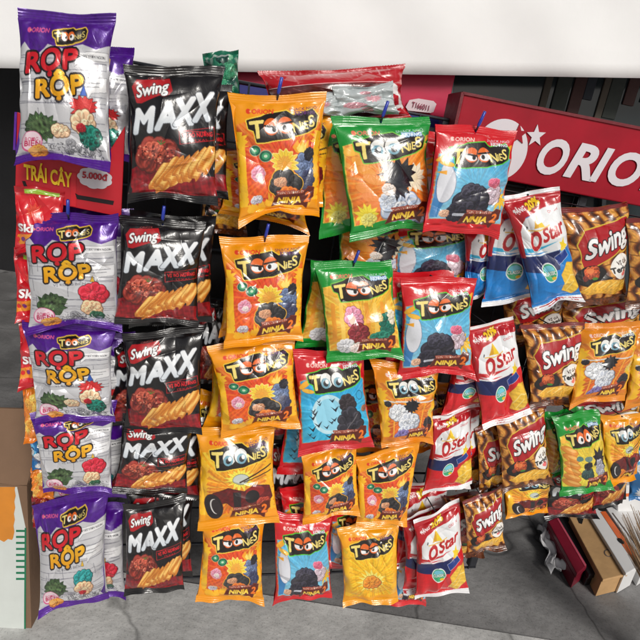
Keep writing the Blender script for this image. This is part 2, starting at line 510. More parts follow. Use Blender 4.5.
    if v == 'G2':
        for k in range(8): A.line([(.12 + k * .11, .4), (.1 + k * .11, .75)], .055, (250, 206, 90) if k % 2 else (240, 160, 50))
        A.puff(.38, .52, .13, (238, 150, 178), out=2, ocol=(150, 60, 90), sq=1.1); A.ell(.36, .55, .05, .06, (250, 224, 206))
        A.puff(.42, .7, .15, (140, 44, 52), sq=1.1, out=2, ocol=(70, 20, 26)); A.puff(.24, .82, .13, (226, 226, 232), sq=.9); A.puff(.4, .86, .12, (236, 214, 206), sq=.6)
        A.puff(.82, .62, .13, (22, 104, 86), sq=1.5, out=2, ocol=(10, 60, 50)); A.puff(.72, .76, .16, (28, 118, 96), sq=.6); A.puff(.68, .53, .09, (236, 206, 140)); A.puff(.9, .54, .08, (240, 228, 200), sq=1.6)
    if v == 'G3':
        for k in range(6): A.ell(.18, .4 + .085 * k, .15, .06, (232, 150, 60), rot=-18, out=2, ocol=(190, 96, 30)); A.ell(.2, .39 + .085 * k, .1, .022, (250, 190, 100), rot=-18)
        A.burst(.75, .55, .2, (36, 32, 40), n=9, r2=.55, sq=1.2); A.puff(.75, .66, .12, (164, 164, 176), sq=1.5, out=2, ocol=(60, 60, 70)); A.puff(.46, .7, .13, (42, 74, 70), out=2, ocol=(16, 26, 26)); A.puff(.48, .6, .09, (26, 24, 28))
        A.ell(.33, .5, .07, .04, (90, 130, 120)); A.ell(.5, .51, .08, .045, (110, 140, 130))
    if v == 'R':
        A.burst(.86, .64, .16, (246, 190, 50), n=10, r2=.5); A.poly([(.04, .5), (.15, .42), (.2, .6), (.12, .86), (.04, .86)], (60, 130, 190))
        A.ell(.15, .54, .1, .23, (226, 228, 236), out=2, ocol=(90, 100, 130)); A.ell(.14, .41, .06, .06, (226, 228, 236)); A.poly([(.02, .44), (.14, .42), (.14, .46)], (246, 170, 40))
        A.puff(.78, .6, .12, (206, 184, 196), sq=1.3, out=2, ocol=(100, 80, 100)); A.puff(.74, .5, .09, (226, 100, 130), sq=.6, out=2, ocol=(250, 190, 200))
        A.puff(.5, .72, .25, (38, 36, 50), sq=.85, out=2, ocol=(16, 16, 24)); A.puff(.5, .6, .17, (52, 50, 66), sq=.5, out=1); A.puff(.33, .8, .13, (34, 32, 46), sq=.9); A.puff(.7, .82, .12, (34, 32, 46), sq=.8)
        A.line([(.32, .82), (.66, .8)], .035, (196, 200, 212)); A.puff(.2, .82, .07, (226, 170, 140))
    if v == 'B':
        A.ell(.42, .6, .24, .26, (196, 234, 246)); A.ell(.42, .6, .19, .21, (150, 216, 240))
        for _ in range(16):
            u, w = r.uniform(.12, .5), r.uniform(.44, .84); z = r.uniform(.03, .06)
            A.poly([(u - z, w - z * .5), (u, w), (u + z, w - z * .6), (u + z * .2, w + z * .5)], (20, 26, 40))
        A.puff(.68, .5, .13, (44, 36, 42), sq=1.1); A.puff(.7, .7, .2, (46, 44, 54), sq=1.3, out=2, ocol=(18, 18, 24)); A.line([(.56, .84), (.8, .6)], .01, (120, 116, 120))
        A.puff(.93, .56, .06, (160, 110, 90)); A.ell(.87, .42, .05, .05, (60, 170, 220), out=2)
    if v in 'RB':                             # corn curls round the logo
        A.ell(.1, .3, .1, .03, (248, 180, 50), rot=30, out=1, ocol=(200, 90, 20)); A.ell(.9, .2, .1, .03, (250, 170, 50), rot=50, out=1, ocol=(200, 90, 20)); A.ell(.14, .36, .09, .028, (250, 196, 70), rot=-10, out=1, ocol=(200, 90, 20))
    if v[0] == 'G':
        A.ell(.92, .2, .09, .025, (246, 170, 60), rot=40, out=1, ocol=(200, 90, 20)); A.ell(.14, .27, .12, .05, (250, 190, 70), rot=10)
    toonies_logo(A, .52, .25 if v not in 'RB' else .265, .68, 5, {'G': (120, 200, 60), 'R': (90, 210, 50), 'B': (90, 210, 50)}.get(v[0], (250, 214, 70)),
                 {'N': 'side', 'R': 'side', 'G2': 'side', 'M': 'white', 'W': 'white', 'Y': 'side', 'G1': 'white', 'B': 'white', 'G3': 'round'}[v])
    orion_mark(A, .31, .13, .24, (226, 60, 30) if edge[0] > 240 else ((250, 210, 200) if edge[0] > 100 else (236, 120, 90)))
    tc = (96, 50, 110) if edge[0] > 240 else (230, 240, 250)
    A.text('SNACK NGÔ', .76, .115, .03, tc, w=.3, rot=3, bold=.6); A.text('NƯỚNG', .78, .15, .035, tc, w=.22, rot=3, bold=1.0, outs=((3, (120, 170, 220)),) if edge[0] < 100 else ())
    if v != 'Y': ninja_logo(A, .64, .835, .46)
    return A


def art_rop(seed, topper):
    A = Art((208, 208, 212), seed); r = A.rs
    dark = (96, 96, 104)
    for _ in range(16):                       # pale line drawing of boards behind the picture
        y = r.uniform(.25, .92); A.line([(.03, y), (.97, y + r.uniform(-.03, .03))], .0065, (140, 140, 150))
    for _ in range(9):
        x = r.uniform(.05, .95); y = r.uniform(.3, .85); A.line([(x, y), (x + r.uniform(-.02, .02), y + .1)], .006, (120, 120, 130))
    for _ in range(5):
        x, y = r.uniform(.45, .85), r.uniform(.84, .92); A.puff(x, y, .05, (146, 146, 152), out=1, ocol=(60, 60, 66))
    A.poly([(0, 0), (1, 0), (1, .2), (.86, .235), (.7, .2), (.5, .235), (.34, .21), (.2, .3), (.08, .2), (0, .24)], (78, 20, 138), noise=.08)
    A.poly([(0, .945), (.3, .93), (.6, .95), (1, .935), (1, 1), (0, 1)], (84, 24, 146), noise=.06)
    A.poly([(.58, .255), (.99, .25), (.99, .3), (.7, .31), (.64, .35), (.65, .31), (.58, .305)], (244, 244, 246), out=1.5, ocol=dark)
    A.text('GIÒN TAN THƠM NGON', .79, .28, .024, (40, 40, 46), w=.34, bold=.5)
    A.poly([(.66, .42), (.98, .41), (.98, .5), (.82, .51), (.78, .55), (.77, .51), (.66, .505)], (240, 240, 242), out=1.5, ocol=dark)
    A.line([(.7, .45), (.94, .445)], .008, (150, 150, 156)); A.line([(.7, .475), (.9, .47)], .008, (150, 150, 156))
    toonies_logo(A, .56, .155, .3, 6, (240, 200, 70), 'round'); A.logo[:] = False
    orion_mark(A, .24, .125, .2, (226, 90, 150))
    m = A.text('RỌP', .385, .31, .17, (214, 26, 40), w=.56, rot=5, bold=4.5, shear=.08, outs=((7, (24, 16, 18)),)); A.logo |= A.grow(m, 7)
    m = A.text('RỘP', .48, .475, .155, (250, 190, 30), w=.5, rot=7, bold=4.5, shear=.08, outs=((7, (24, 16, 18)),), col2=(236, 160, 20)); A.logo |= A.grow(m, 7)
    A.text('VỊ RONG BIỂN', .5, .575, .028, (90, 90, 100), w=.34, rot=4, bold=.7)
    # sheet of seaweed
    A.burst(.28, .755, .185, (56, 80, 48), n=17, r2=.88, sq=.75, noise=.6, out=1.5, ocol=(26, 38, 24)); A.burst(.29, .74, .13, (74, 98, 60), n=13, r2=.8, sq=.6, noise=.7)
    A.line([(.13, .73), (.3, .7), (.46, .75)], .012, (96, 116, 76), a=.6)
    # cheerful splash of paint in place of the figure
    if topper == 'red':
        A.puff(.76, .66, .17, (222, 40, 62), sq=.8, out=2, ocol=(40, 16, 20)); A.puff(.72, .79, .13, (242, 192, 150), sq=.7, out=2, ocol=(90, 56, 40)); A.puff(.76, .86, .09, (40, 92, 66), sq=.5)
        A.poly([(.72, .55), (.745, .5), (.77, .55)], (238, 190, 60), out=1)
    elif topper == 'teal':
        A.puff(.7, .68, .15, (40, 150, 150), sq=.7, out=2, ocol=(20, 40, 44)); A.puff(.7, .79, .14, (242, 192, 150), sq=.7, out=2, ocol=(90, 56, 40)); A.puff(.66, .84, .06, (200, 40, 50), sq=.5)
        A.poly([(.68, .57), (.7, .52), (.725, .57)], (238, 190, 60), out=1)
    else:
        A.burst(.74, .6, .16, (214, 46, 46), n=13, r2=.68, sq=.6, out=2, ocol=(60, 20, 20)); A.puff(.74, .71, .15, (242, 200, 160), sq=.75, out=2, ocol=(90, 56, 40)); A.puff(.8, .8, .14, (20, 122, 104), sq=.6, out=2, ocol=(10, 50, 44))
        for _ in range(9): A.ell(.8 + r.uniform(-.12, .12), .8 + r.uniform(-.04, .05), .02, .014, (14, 60, 54))
        A.poly([(.7, .53), (.735, .46), (.77, .53)], (50, 96, 190), out=1); A.puff(.7, .74, .06, (176, 24, 36), sq=.5); A.puff(.5, .77, .1, (242, 200, 160), sq=.5, out=2, ocol=(90, 56, 40))
    for _ in range(90):
        x, y = r.uniform(.36, .93), r.uniform(.85, .925); q = r.uniform(0, 3.14); z = r.uniform(.01, .045)
        A.line([(x, y), (x + z * math.cos(q), y + z * .7 * math.sin(q))], .006, (70, 70, 76) if r.rand() > .35 else (236, 236, 238))
    A.ell(.19, .855, .125, .1, (226, 90, 150)); A.ell(.19, .85, .115, .088, (248, 222, 232)); A.text('RONG', .19, .835, .035, (196, 40, 90), w=.15, bold=.8); A.text('BIỂN', .2, .865, .05, (196, 40, 90), w=.18, bold=1.4)
    A.puff(.26, .925, .11, (236, 150, 60), sq=.35, out=1, ocol=(190, 100, 30)); A.ell(.2, .92, .05, .03, (250, 190, 110)); A.ell(.33, .92, .04, .025, (246, 176, 90))
    return A


def chip_row(A, u, v, w, n, rot, ca=(244, 180, 78), cb=(206, 120, 36), stp=.56):
    """overlapping ridged planks of potato"""
    c, q = math.cos(R(rot)), math.sin(R(rot))
    for k in range(n):
        x = u + (k - (n - 1) / 2) * w * stp; y = v - (k - (n - 1) / 2) * w * .16
        L = w * (2.0 + .3 * math.sin(k * 1.7)); X = (A.xx - x * A.W) * c + (A.yy - y * A.H) * q; Y = -(A.xx - x * A.W) * q + (A.yy - y * A.H) * c
        X, Y = X / (w * A.W), Y / (L * A.W)
        edge = .5 - .06 * np.sin(X * 9 + k)
        m = (np.abs(Y) < edge) & (np.abs(X - .05 * np.sin(Y * 5 + k)) < .5 * (1 - .5 * np.clip(np.abs(Y) - .3, 0, 1) ** 2 * 8))
        A.put(A.grow(m, 1.5), (140, 72, 22))
        g = np.sin((X + .04 * np.sin(Y * 7)) * 11 + k) * .5 + .5
        g = np.clip(g + .25 * np.sin(X * 23 + Y * 31) * np.sin(Y * 41 + k), 0, 1)[..., None]
        col = (np.array(cb) * (1 - g) + np.array((254, 208, 116)) * g) / 255
        A.a[m] = col[m]
        A.put(m & (Y > edge - .1), (188, 104, 34), a=.6)


def swing_logo(A, u, v, w, rot, out2=(220, 190, 60)):
    m = A.mtext('Swing', u, v, w * .34, w=w * 1.06, rot=rot, shear=.3, bold=w * 6.5)
    c, q = math.cos(R(rot)), math.sin(R(rot))
    T = lambda x, y: (u + (x * c + y * q) * w, v + (-x * q + y * c) * w * A.W / A.H)
    rib = A.mpoly(A.P([T(*p) for p in ((-.6, -.12), (-.4, -.3), (.2, -.22), (.56, -.2), (.6, .18), (.48, .26), (.2, .22), (-.44, .34), (-.58, .3))]))
    b = A.grow(m | rib, w * 20); A.put(b, out2) if out2 else None
    A.put(A.grow(m | rib, w * 12), (176, 22, 30)); A.put(A.grow(m, w * 8), (20, 14, 14)); A.put(m, (246, 246, 246))
    A.logo |= b


def art_maxx(seed):
    A = Art((18, 15, 17), seed); r = A.rs
    A.poly([(0, .76), (.2, .7), (.6, .78), (1, .8), (1, .95), (.5, .97), (0, .96)], (118, 16, 26), col2=(150, 22, 30), noise=.25)
    A.poly([(0, .93), (.5, .955), (1, .935), (1, 1), (0, 1)], (16, 13, 15))
    swing_logo(A, .27, .165, .33, 10, out2=None)
    A.text('ORION', .3, .085, .02, (210, 90, 90), w=.14, rot=6, bold=.8)
    # the ridged white wordmark climbs to the right
    for k, (ch, x, y) in enumerate((('M', .175, .395), ('A', .405, .365), ('X', .61, .328), ('X', .815, .29))):
        m = A.mtext(ch, x, y, .235 + .006 * k, w=.25 if k == 0 else (.22 if k == 1 else .235), rot=6, shear=.25, bold=7)
        A.put(A.grow(m, 3) & ~m, (92, 96, 104)); A.put(m, (246, 248, 250), col2=(206, 214, 222)); A.logo |= A.grow(m, 3)
    # stamped box
    A.poly([(.55, .475), (.97, .43), (.98, .53), (.56, .575)], (172, 24, 32)); A.poly([(.56, .48), (.96, .437), (.97, .525), (.57, .568)], (24, 14, 16))
    A.text('VỊ BÒ NƯỚNG', .765, .495, .042, (214, 30, 40), w=.36, rot=5, bold=1.8); A.text('TEXAS', .78, .537, .026, (214, 30, 40), w=.2, rot=5, bold=.9)
    # roast beef
    A.puff(.32, .66, .26, (134, 44, 34), sq=.62, noise=.35, out=2, ocol=(50, 16, 14)); A.puff(.28, .62, .14, (178, 78, 58), sq=.5, noise=.3)
    for _ in range(40): A.ell(.3 + r.uniform(-.2, .2), .645 + r.uniform(-.06, .07), .012, .008, (226, 150, 120) if r.rand() > .5 else (80, 22, 18))
    for a in (-30, 10, 50): A.line([(.36, .575), (.36 + .06 * math.sin(R(a)), .575 - .03 * math.cos(R(a)))], .01, (70, 120, 50))
    chip_row(A, .63, .755, .155, 7, 40)
    return A


def art_swing(seed):
    A = Art((112, 58, 22), seed); r = A.rs
    f = np.sin(A.xx / A.W * 34 + 1.6 * np.sin(A.yy / A.H * 26) + .6) * .5 + .5          # ridged potato crisps
    A.put(f > .35, (176, 104, 40), noise=.12); A.put(f > .66, (222, 156, 70), noise=.1); A.put(f < .08, (70, 32, 14))
    for k in range(7): A.line([(0, .1 + .14 * k), (.5, .16 + .14 * k), (1, .08 + .14 * k)], .014, (84, 42, 16), a=.7)
    A.poly([(0, 0), (1, 0), (1, .035), (0, .05)], (120, 24, 26)); A.text('ORION', .22, .06, .025, (230, 90, 70), w=.2, bold=.8)
    A.poly([(0, .9), (.5, .93), (1, .9), (1, 1), (0, 1)], (96, 48, 20), noise=.3)
    swing_logo(A, .57, .33, .72, 16)
    A.ell(.79, .6, .19, .17, (246, 244, 238)); A.text('VỊ GÀ', .78, .55, .05, (60, 40, 36), w=.2, rot=10, bold=1.2); A.text('Teriyaki', .78, .61, .075, (20, 18, 18), w=.36, rot=12, bold=2)
    A.flame(.8, .68, .1, .08, (216, 36, 40)); A.ell(.8, .67, .05, .03, (240, 120, 120))
    A.ell(.3, .67, .24, .13, (30, 26, 26), rot=6, out=1); A.puff(.32, .64, .14, (186, 78, 36), sq=.6, noise=.3); A.ell(.3, .62, .06, .035, (232, 130, 70)); A.puff(.2, .69, .05, (120, 40, 24)); A.ell(.52, .72, .1, .05, (30, 26, 26)); A.ell(.36, .7, .05, .018, (70, 130, 50))
    A.poly([(.1, .82), (.3, .74), (.6, .72), (.96, .76), (.98, .85), (.75, .9), (.45, .86), (.25, .87)], (236, 178, 60), out=2, ocol=(150, 84, 24), noise=.12)
    for k in range(6): A.line([(.18 + k * .13, .8), (.3 + k * .13, .745)], .016, (252, 214, 110))
    return A


def art_ostar(body, promo, seed):
    A = Art(body, seed); blue = body[2] > body[0]
    A.put(A.yy > 0, body, noise=.04)
    A.poly([(0, .25), (.12, .22), (1, .06), (1, .48), (.6, .5), (.2, .5), (0, .46)], (238, 240, 242))
    sw = (60, 176, 216) if blue else (206, 28, 36)
    A.poly([(0, .43), (.3, .46), (.7, .42), (.3, .49), (0, .47)], sw)
    A.poly([(0, .5), (.35, .53), (.7, .5), (.62, .67), (.3, .67), (0, .64)], (18, 34, 92))
    A.line([(0, .495), (.35, .52), (.72, .49)], .02, (240, 242, 244))
    A.poly([(0, 0), (1, 0), (1, .12), (.6, .14), (.25, .19), (.1, .3), (.06, .52), (0, .52)], (190, 22, 34))
    if promo:
        A.text('TẶNG', .2, .125, .05, (246, 246, 246), w=.2, rot=12, bold=1.8); A.text('20%', .46, .09, .075, (250, 206, 30), w=.26, rot=12, bold=3, outs=((3, (90, 30, 16)),))
    A.poly([(0, 0), (1, 0), (1, .03), (0, .03)], (240, 240, 242))
    A.text('ORION', .78, .17, .03, (200, 30, 40), w=.2, rot=6, bold=.8)
    m = A.mpoly(A.P([(.42, .17), (.53, .29), (.42, .285)])); A.put(m, (250, 210, 40)); A.poly([(.42, .17), (.42, .285), (.33, .29)], (226, 170, 40))
    A.burst(.78, .47, .1, (250, 210, 40), n=5, r2=.45); A.poly([(.58, .56), (.8, .5), (.86, .56), (.62, .63)], (30, 60, 140), out=2, ocol=(240, 240, 244))
    m = A.text("O", .32, .39, .2, (190, 26, 34), w=.18, rot=10, bold=5, shear=.3, outs=((3, (250, 240, 230)),)); lg = A.grow(m, 3)
    m = A.text("Star", .66, .325, .15, (190, 26, 34), w=.46, rot=12, bold=3.4, shear=.3, outs=((2.5, (250, 240, 230)),)); lg |= A.grow(m, 3)
    lg |= A.text("'", .21, .3, .1, (60, 60, 60), rot=-30, bold=2); A.line([(.24, .3), (.42, .31), (.62, .28)], .012, (236, 186, 60)); A.logo |= lg
    A.ell(.42, .68, .125, .115, (244, 246, 244)); A.ell(.42, .68, .11, .1, (64, 176, 120)); A.ell(.42, .655, .085, .05, (120, 206, 226)); A.text('CLASSIC', .42, .685, .045, (244, 246, 244), w=.2, bold=1.2, outs=((2, (30, 120, 90)),)); A.ell(.47, .735, .04, .02, (240, 190, 40))
    A.poly([(.62, .72), (.8, .62), (.98, .64), (1, .86), (.8, .93), (.6, .88), (.66, .8)], (244, 196, 64), out=1.5, ocol=(196, 130, 30), noise=.1)
    A.line([(.66, .82), (.82, .74), (.98, .76)], .016, (252, 226, 130)); A.line([(.7, .88), (.86, .8)], .014, (252, 226, 130))
    A.poly([(0, .955), (.5, .965), (1, .945), (1, 1), (0, 1)], (240, 240, 242))
    return A


def art_skittles(seed):
    A = Art((214, 24, 38), seed); r = A.rs
    A.poly([(0, 0), (1, 0), (1, .1), (0, .12)], (190, 20, 34)); A.poly([(.2, .03), (.9, .02), (.9, .08), (.2, .09)], (150, 190, 60)); A.poly([(0, .9), (1, .9), (1, 1), (0, 1)], (200, 24, 38))
    A.poly([(0, .7), (.5, .66), (1, .72), (1, .86), (.4, .83), (0, .86)], (238, 150, 40))
    for _ in range(16): A.ell(r.uniform(.05, .95), r.uniform(.7, .84), .05, .045, [(230, 40, 40), (250, 200, 40), (90, 180, 60), (120, 40, 130), (250, 130, 30)][r.randint(5)], out=1, ocol=(120, 20, 20))
    A.burst(.4, .34, .2, (226, 70, 50), n=9, r2=.5)
    m = A.text('Skittles', .52, .58, .15, (250, 250, 250), w=.9, bold=4, outs=((5, (150, 10, 24)),)); A.logo |= A.grow(m, 5)
    return A


def art_plain(base, cols, seed, n=26):
    A = Art(base, seed); r = A.rs
    for _ in range(n):
        c = cols[r.randint(len(cols))]
        (A.puff if r.rand() > .4 else A.burst)(r.uniform(.05, .95), r.uniform(.14, .88), r.uniform(.08, .2), c)
    A.put(A.yy < .07 * A.H, base); A.put(A.yy > .93 * A.H, base)
    return A


def art_carrier(seed):
    A = Art((186, 22, 34), seed); r = A.rs
    for k in range(26): A.line([(k / 25, .02), (k / 25 + r.uniform(-.02, .02), r.uniform(.1, .3))], .006, (236, 200, 200), a=.7)
    A.poly([(0, .3), (.86, .34), (.84, .95), (0, .95)], (96, 40, 40), noise=.3)
    for k in range(14): A.line([(r.uniform(0, .8), r.uniform(.3, .9)), (r.uniform(0, .8), r.uniform(.3, .9))], .008, (190, 150, 144), a=.5)
    A.poly([(.86, .3), (.93, .42), (.99, .8), (.9, .92), (.84, .9)], (240, 236, 236)); A.poly([(.88, .55), (.94, .6), (.94, .75), (.89, .78)], (190, 24, 40)); A.poly([(.89, .84), (.96, .8), (.95, .88)], (190, 24, 40))
    A.line([(.02, .3), (.86, .32)], .012, (240, 220, 220))
    return A


ARTS = {}


def art(kind):
    if kind not in ARTS:
        k = kind.split('_')
        if k[0] == 'corn': a = art_toonies(k[1], 11 + len(ARTS))
        elif k[0] == 'sea': a = art_rop(21 + len(ARTS), k[1])
        elif k[0] == 'beef': a = art_maxx(5)
        elif k[0] == 'ridge': a = art_swing(6)
        elif k[0] == 'star': a = art_ostar({'blue': (20, 128, 208), 'red': (216, 26, 36), 'promo': (216, 26, 36)}[k[1]], True, 7)
        elif k[0] == 'candy': a = art_skittles(9)
        elif kind == 'plain_orange': a = art_plain((230, 130, 40), [(240, 160, 60), (190, 80, 30), (250, 200, 90)], 31)
        elif kind == 'plain_blue': a = art_plain((40, 110, 170), [(40, 140, 90), (90, 170, 220), (220, 220, 220), (30, 60, 110)], 32)
        elif kind == 'plain_red': a = art_plain((150, 30, 34), [(190, 60, 50), (90, 20, 30), (220, 120, 60)], 33)
        elif kind == 'carrier': a = art_carrier(36)
        elif kind == 'plain_green': a = art_plain((24, 110, 84), [(60, 150, 110), (16, 70, 60), (120, 190, 150)], 34)
        elif kind == 'plain_silver': a = art_plain((190, 198, 200), [(206, 212, 212), (170, 180, 182), (214, 150, 160)], 35, 9)
        ARTS[kind] = a
    return ARTS[kind]


# ------------------------------------------------------------------ bags
GLYPH = {'corn': 'toonies', 'sea': 'rop'}


def crumple(U, V, rs, amp):
    """low bumps from the snacks inside plus sharp random creases, in metres"""
    h = np.zeros_like(U)
    for _ in range(7):
        a = rs.uniform(0, 6.28); k = rs.uniform(5, 13)
        h += np.sin((U * math.cos(a) + V * 1.3 * math.sin(a)) * k + rs.uniform(0, 6.28) + .8 * np.sin(V * rs.uniform(4, 9) + rs.uniform(0, 6))) * amp * .33
    for _ in range(16):                       # creases: V-shaped folds of limited length
        cu, cv = rs.uniform(.05, .95), rs.uniform(.08, .92); a = rs.uniform(0, 3.14)
        dx = U - cu; dy = (V - cv) * 1.3
        al = dx * math.cos(a) + dy * math.sin(a); pe = -dx * math.sin(a) + dy * math.cos(a) + .08 * al * al * rs.uniform(-4, 4)
        L = rs.uniform(.14, .5); w = rs.uniform(.03, .085)
        h += rs.choice([-1, 1], p=[.7, .3]) * amp * rs.uniform(.5, 1.1) * np.exp(-np.abs(pe) / w) * np.exp(-(al / L) ** 4)
    return h


def snack_bag(name, kind, quad, label, cat, group, fwd=0.0, seed=1, res=1.0, T=.024, lean=6.0, yaw=0.0, peak=0.0, parts=True, material=None, plane=None, wide=.022):
    rs = np.random.RandomState(seed)
    A = art(kind)
    TL, TR, BR, BL = quad
    if plane is None:
        p0 = rk(sum(q[0] for q in quad) / 4, sum(q[1] for q in quad) / 4, fwd); n0 = RN
    else: p0, n0 = plane
    n = (Matrix.Rotation(R(yaw), 3, 'Z') @ n0)
    side = n.cross(Vector((0, 0, 1))).normalized()
    n = (Matrix.Rotation(R(-lean), 3, side) @ n)
    if n.z < n0.z - 1e-6 and lean > 0: n = Matrix.Rotation(R(2 * lean), 3, side) @ n      # lean > 0: the bottom swings towards the customer
    mx_ = sum(q[0] for q in quad) / 4
    if n0 is RN: TL, TR, BR, BL = [(q[0] + (1 if q[0] > mx_ else -1) * wide * abs(quad[1][0] - quad[0][0]), q[1]) for q in quad]
    c3 = [hit(q[0], q[1], p0, n) for q in (TL, TR, BR, BL)]
    org = (c3[2] + c3[3]) / 2
    M = frame(org, (c3[1] - c3[0]) + (c3[2] - c3[3]), n)
    inv = M.inverted()
    L = [inv @ c for c in c3]
    c2 = np.array([(l.x, l.z) for l in L])    # TL TR BR BL in the sheet
    root = empty(name, M, label, cat, group)
    nu, nv = max(24, int(150 * res)), max(32, int(200 * res))
    s = .062
    u = np.linspace(0, 1, nu + 1); v = np.linspace(0, 1, nv + 1)
    V, U = np.meshgrid(v, u, indexing='ij')
    t = np.clip((V - s) / (1 - 2 * s), 0, 1)
    seal = np.clip(np.maximum(s - V, V - 1 + s) / s, 0, 1)
    pv = np.clip(1 - np.abs(2 * t - 1) ** 2.8, 0, 1); pu = np.clip(1 - np.abs(2 * U - 1) ** 2.6, 0, 1)
    body = pv ** .62 * pu ** .6
    h = T * body
    # gathers that run from the seals into the belly
    for k in range(9):
        f = rs.uniform(9, 34); ph = rs.uniform(0, 6.28); a = rs.uniform(.0008, .0026)
        g1 = np.exp(-t / rs.uniform(.05, .16)) * np.clip(t / .02, 0, 1); g2 = np.exp(-(1 - t) / rs.uniform(.05, .16)) * np.clip((1 - t) / .02, 0, 1)
        h += a * np.sin(f * (U + .04 * np.sin(9 * V)) + ph) * (g1 if k % 2 else g2) * pu ** .3
    for k in range(6):                        # short pulls at the side folds
        f = rs.uniform(14, 34); ph = rs.uniform(0, 6.28); side_ = U if k % 2 else 1 - U
        h += .0026 * np.sin(f * V + ph) * np.exp(-side_ / .1) * np.clip(side_ / .02, 0, 1) * pv ** .4
    h += crumple(U, V, rs, .0042) * np.clip(body * 1.6, 0, 1)
    h = np.maximum(h, -.004)
    # seals: crimped, waving strips
    wave = .004 * np.sin(U * rs.uniform(4, 9) + rs.uniform(0, 6.28)) + .0022 * np.sin(U * rs.uniform(11, 20) + rs.uniform(0, 6.28))
    h += wave * seal + .0005 * np.sin(V / s * 6.28 * 3.5) * (seal > 0)
    curl = np.where(V > .5, rs.uniform(-.004, .008), rs.uniform(-.006, .003)); h += curl * seal ** 2
    tw = rs.uniform(-.022, .022); h += tw * (U - .5) * (V - .5) * 2 + rs.uniform(-.012, .012) * (U - .5) ** 2
    # outline: sides drawn in by the filling, uneven edges
    pin = (.028 + .018 * rs.rand()) * pv ** .8
    Un = U + (0.5 - U) * 2 * pin * (np.abs(2 * U - 1) ** 1.5)
    Un = Un + .006 * np.sin(V * rs.uniform(9, 15) + rs.uniform(0, 6)) * (2 * U - 1) * pv ** .5
    fr, fq = rs.uniform(.01, .035), rs.uniform(.015, .05)          # seals flare out wider than the belly, unevenly
    Un = .5 + (Un - .5) * (1 + fr * np.exp(-V / .05) + fq * np.exp(-(1 - V) / .06)) + rs.uniform(-.012, .012) * np.sin(V * rs.uniform(3, 7) + rs.uniform(0, 6))
    peak = peak + rs.uniform(0, .011)
    X = (c2[0, 0] * (1 - Un) + c2[1, 0] * Un) * (1 - V) + (c2[3, 0] * (1 - Un) + c2[2, 0] * Un) * V
    Z = (c2[0, 1] * (1 - Un) + c2[1, 1] * Un) * (1 - V) + (c2[3, 1] * (1 - Un) + c2[2, 1] * Un) * V
    endt = np.exp(-V / .12); endb = np.exp(-(1 - V) / .12)
    Z = Z + endb * (peak * (1 - np.abs(2 * U - 1)) + .003 * np.sin(U * rs.uniform(5, 10) + rs.uniform(0, 6))) + endt * .0025 * np.sin(U * rs.uniform(5, 9) + rs.uniform(0, 6))
    Z = Z - endb * rs.uniform(.001, .007) * np.abs(2 * U - 1) ** 4 + endt * rs.uniform(-.001, .005) * np.abs(2 * U - 1) ** 4
    h = h + endb * rs.uniform(-.010, .012) * (2 * U - 1) ** 3 + endt * rs.uniform(-.008, .008) * (2 * U - 1) ** 3
    h = h + endb * peak * .5 * (1 - np.abs(2 * U - 1))
    tooth = .0011 * (np.arange(nu + 1) % 2)
    Z[0] += tooth; Z[-1] -= tooth
    G = np.stack([X, -h, Z], -1)
    du = np.gradient(G, axis=1); dv = np.gradient(G, axis=0)
    nr = np.cross(dv, du); nr /= np.linalg.norm(nr, axis=-1, keepdims=True) + 1e-12
    if nr[..., 1].mean() > 0: nr = -nr
    cols = A.sample(U, V)
    idx = np.arange((nu + 1) * (nv + 1)).reshape(nv + 1, nu + 1)
    F = np.stack([idx[:-1, :-1], idx[1:, :-1], idx[1:, 1:], idx[:-1, 1:]], -1).reshape(-1, 4)
    vm = ((v[:-1] + v[1:]) / 2)[:, None] * np.ones(nu)[None]; um = np.ones(nv)[:, None] * ((u[:-1] + u[1:]) / 2)[None]
    lg = A.logo[np.clip((vm * A.H).astype(int), 0, A.H - 1), np.clip((um * A.W).astype(int), 0, A.W - 1)]
    cls = np.zeros(vm.shape, int); cls[lg] = 3; cls[vm < s] = 1; cls[vm > 1 - s] = 2
    cls = cls.ravel()
    Gf, Nf, Cf = G.reshape(-1, 3), nr.reshape(-1, 3), cols.reshape(-1, 3)
    m = material or FILM
    # back half, coarse
    bu = np.linspace(0, 1, 17); bv = np.linspace(0, 1, 21)
    ii = np.round(bu * nu).astype(int); jj = np.round(bv * nv).astype(int)
    B = G[jj][:, ii].copy(); Vb, Ub = np.meshgrid(bv, bu, indexing='ij')
    tb = np.clip((Vb - s) / (1 - 2 * s), 0, 1)
    B[..., 1] = B[..., 1] * (1 - (np.clip(1 - np.abs(2 * tb - 1) ** 2.8, 0, 1) > 0)) + .0012 + T * .8 * np.clip(1 - np.abs(2 * tb - 1) ** 2.8, 0, 1) ** .62 * np.clip(1 - np.abs(2 * Ub - 1) ** 2.6, 0, 1) ** .6
    bi = np.arange(17 * 21).reshape(21, 17)
    BF = np.stack([bi[:-1, :-1], bi[:-1, 1:], bi[1:, 1:], bi[1:, :-1]], -1).reshape(-1, 4)
    bdu = np.gradient(B, axis=1); bdv = np.gradient(B, axis=0); bn = np.cross(bdu, bdv); bn /= np.linalg.norm(bn, axis=-1, keepdims=True) + 1e-12
    if bn[..., 1].mean() < 0: bn = -bn
    bc = np.tile(np.array(A.a[int(A.H * .06), 8]), (17 * 21, 1))
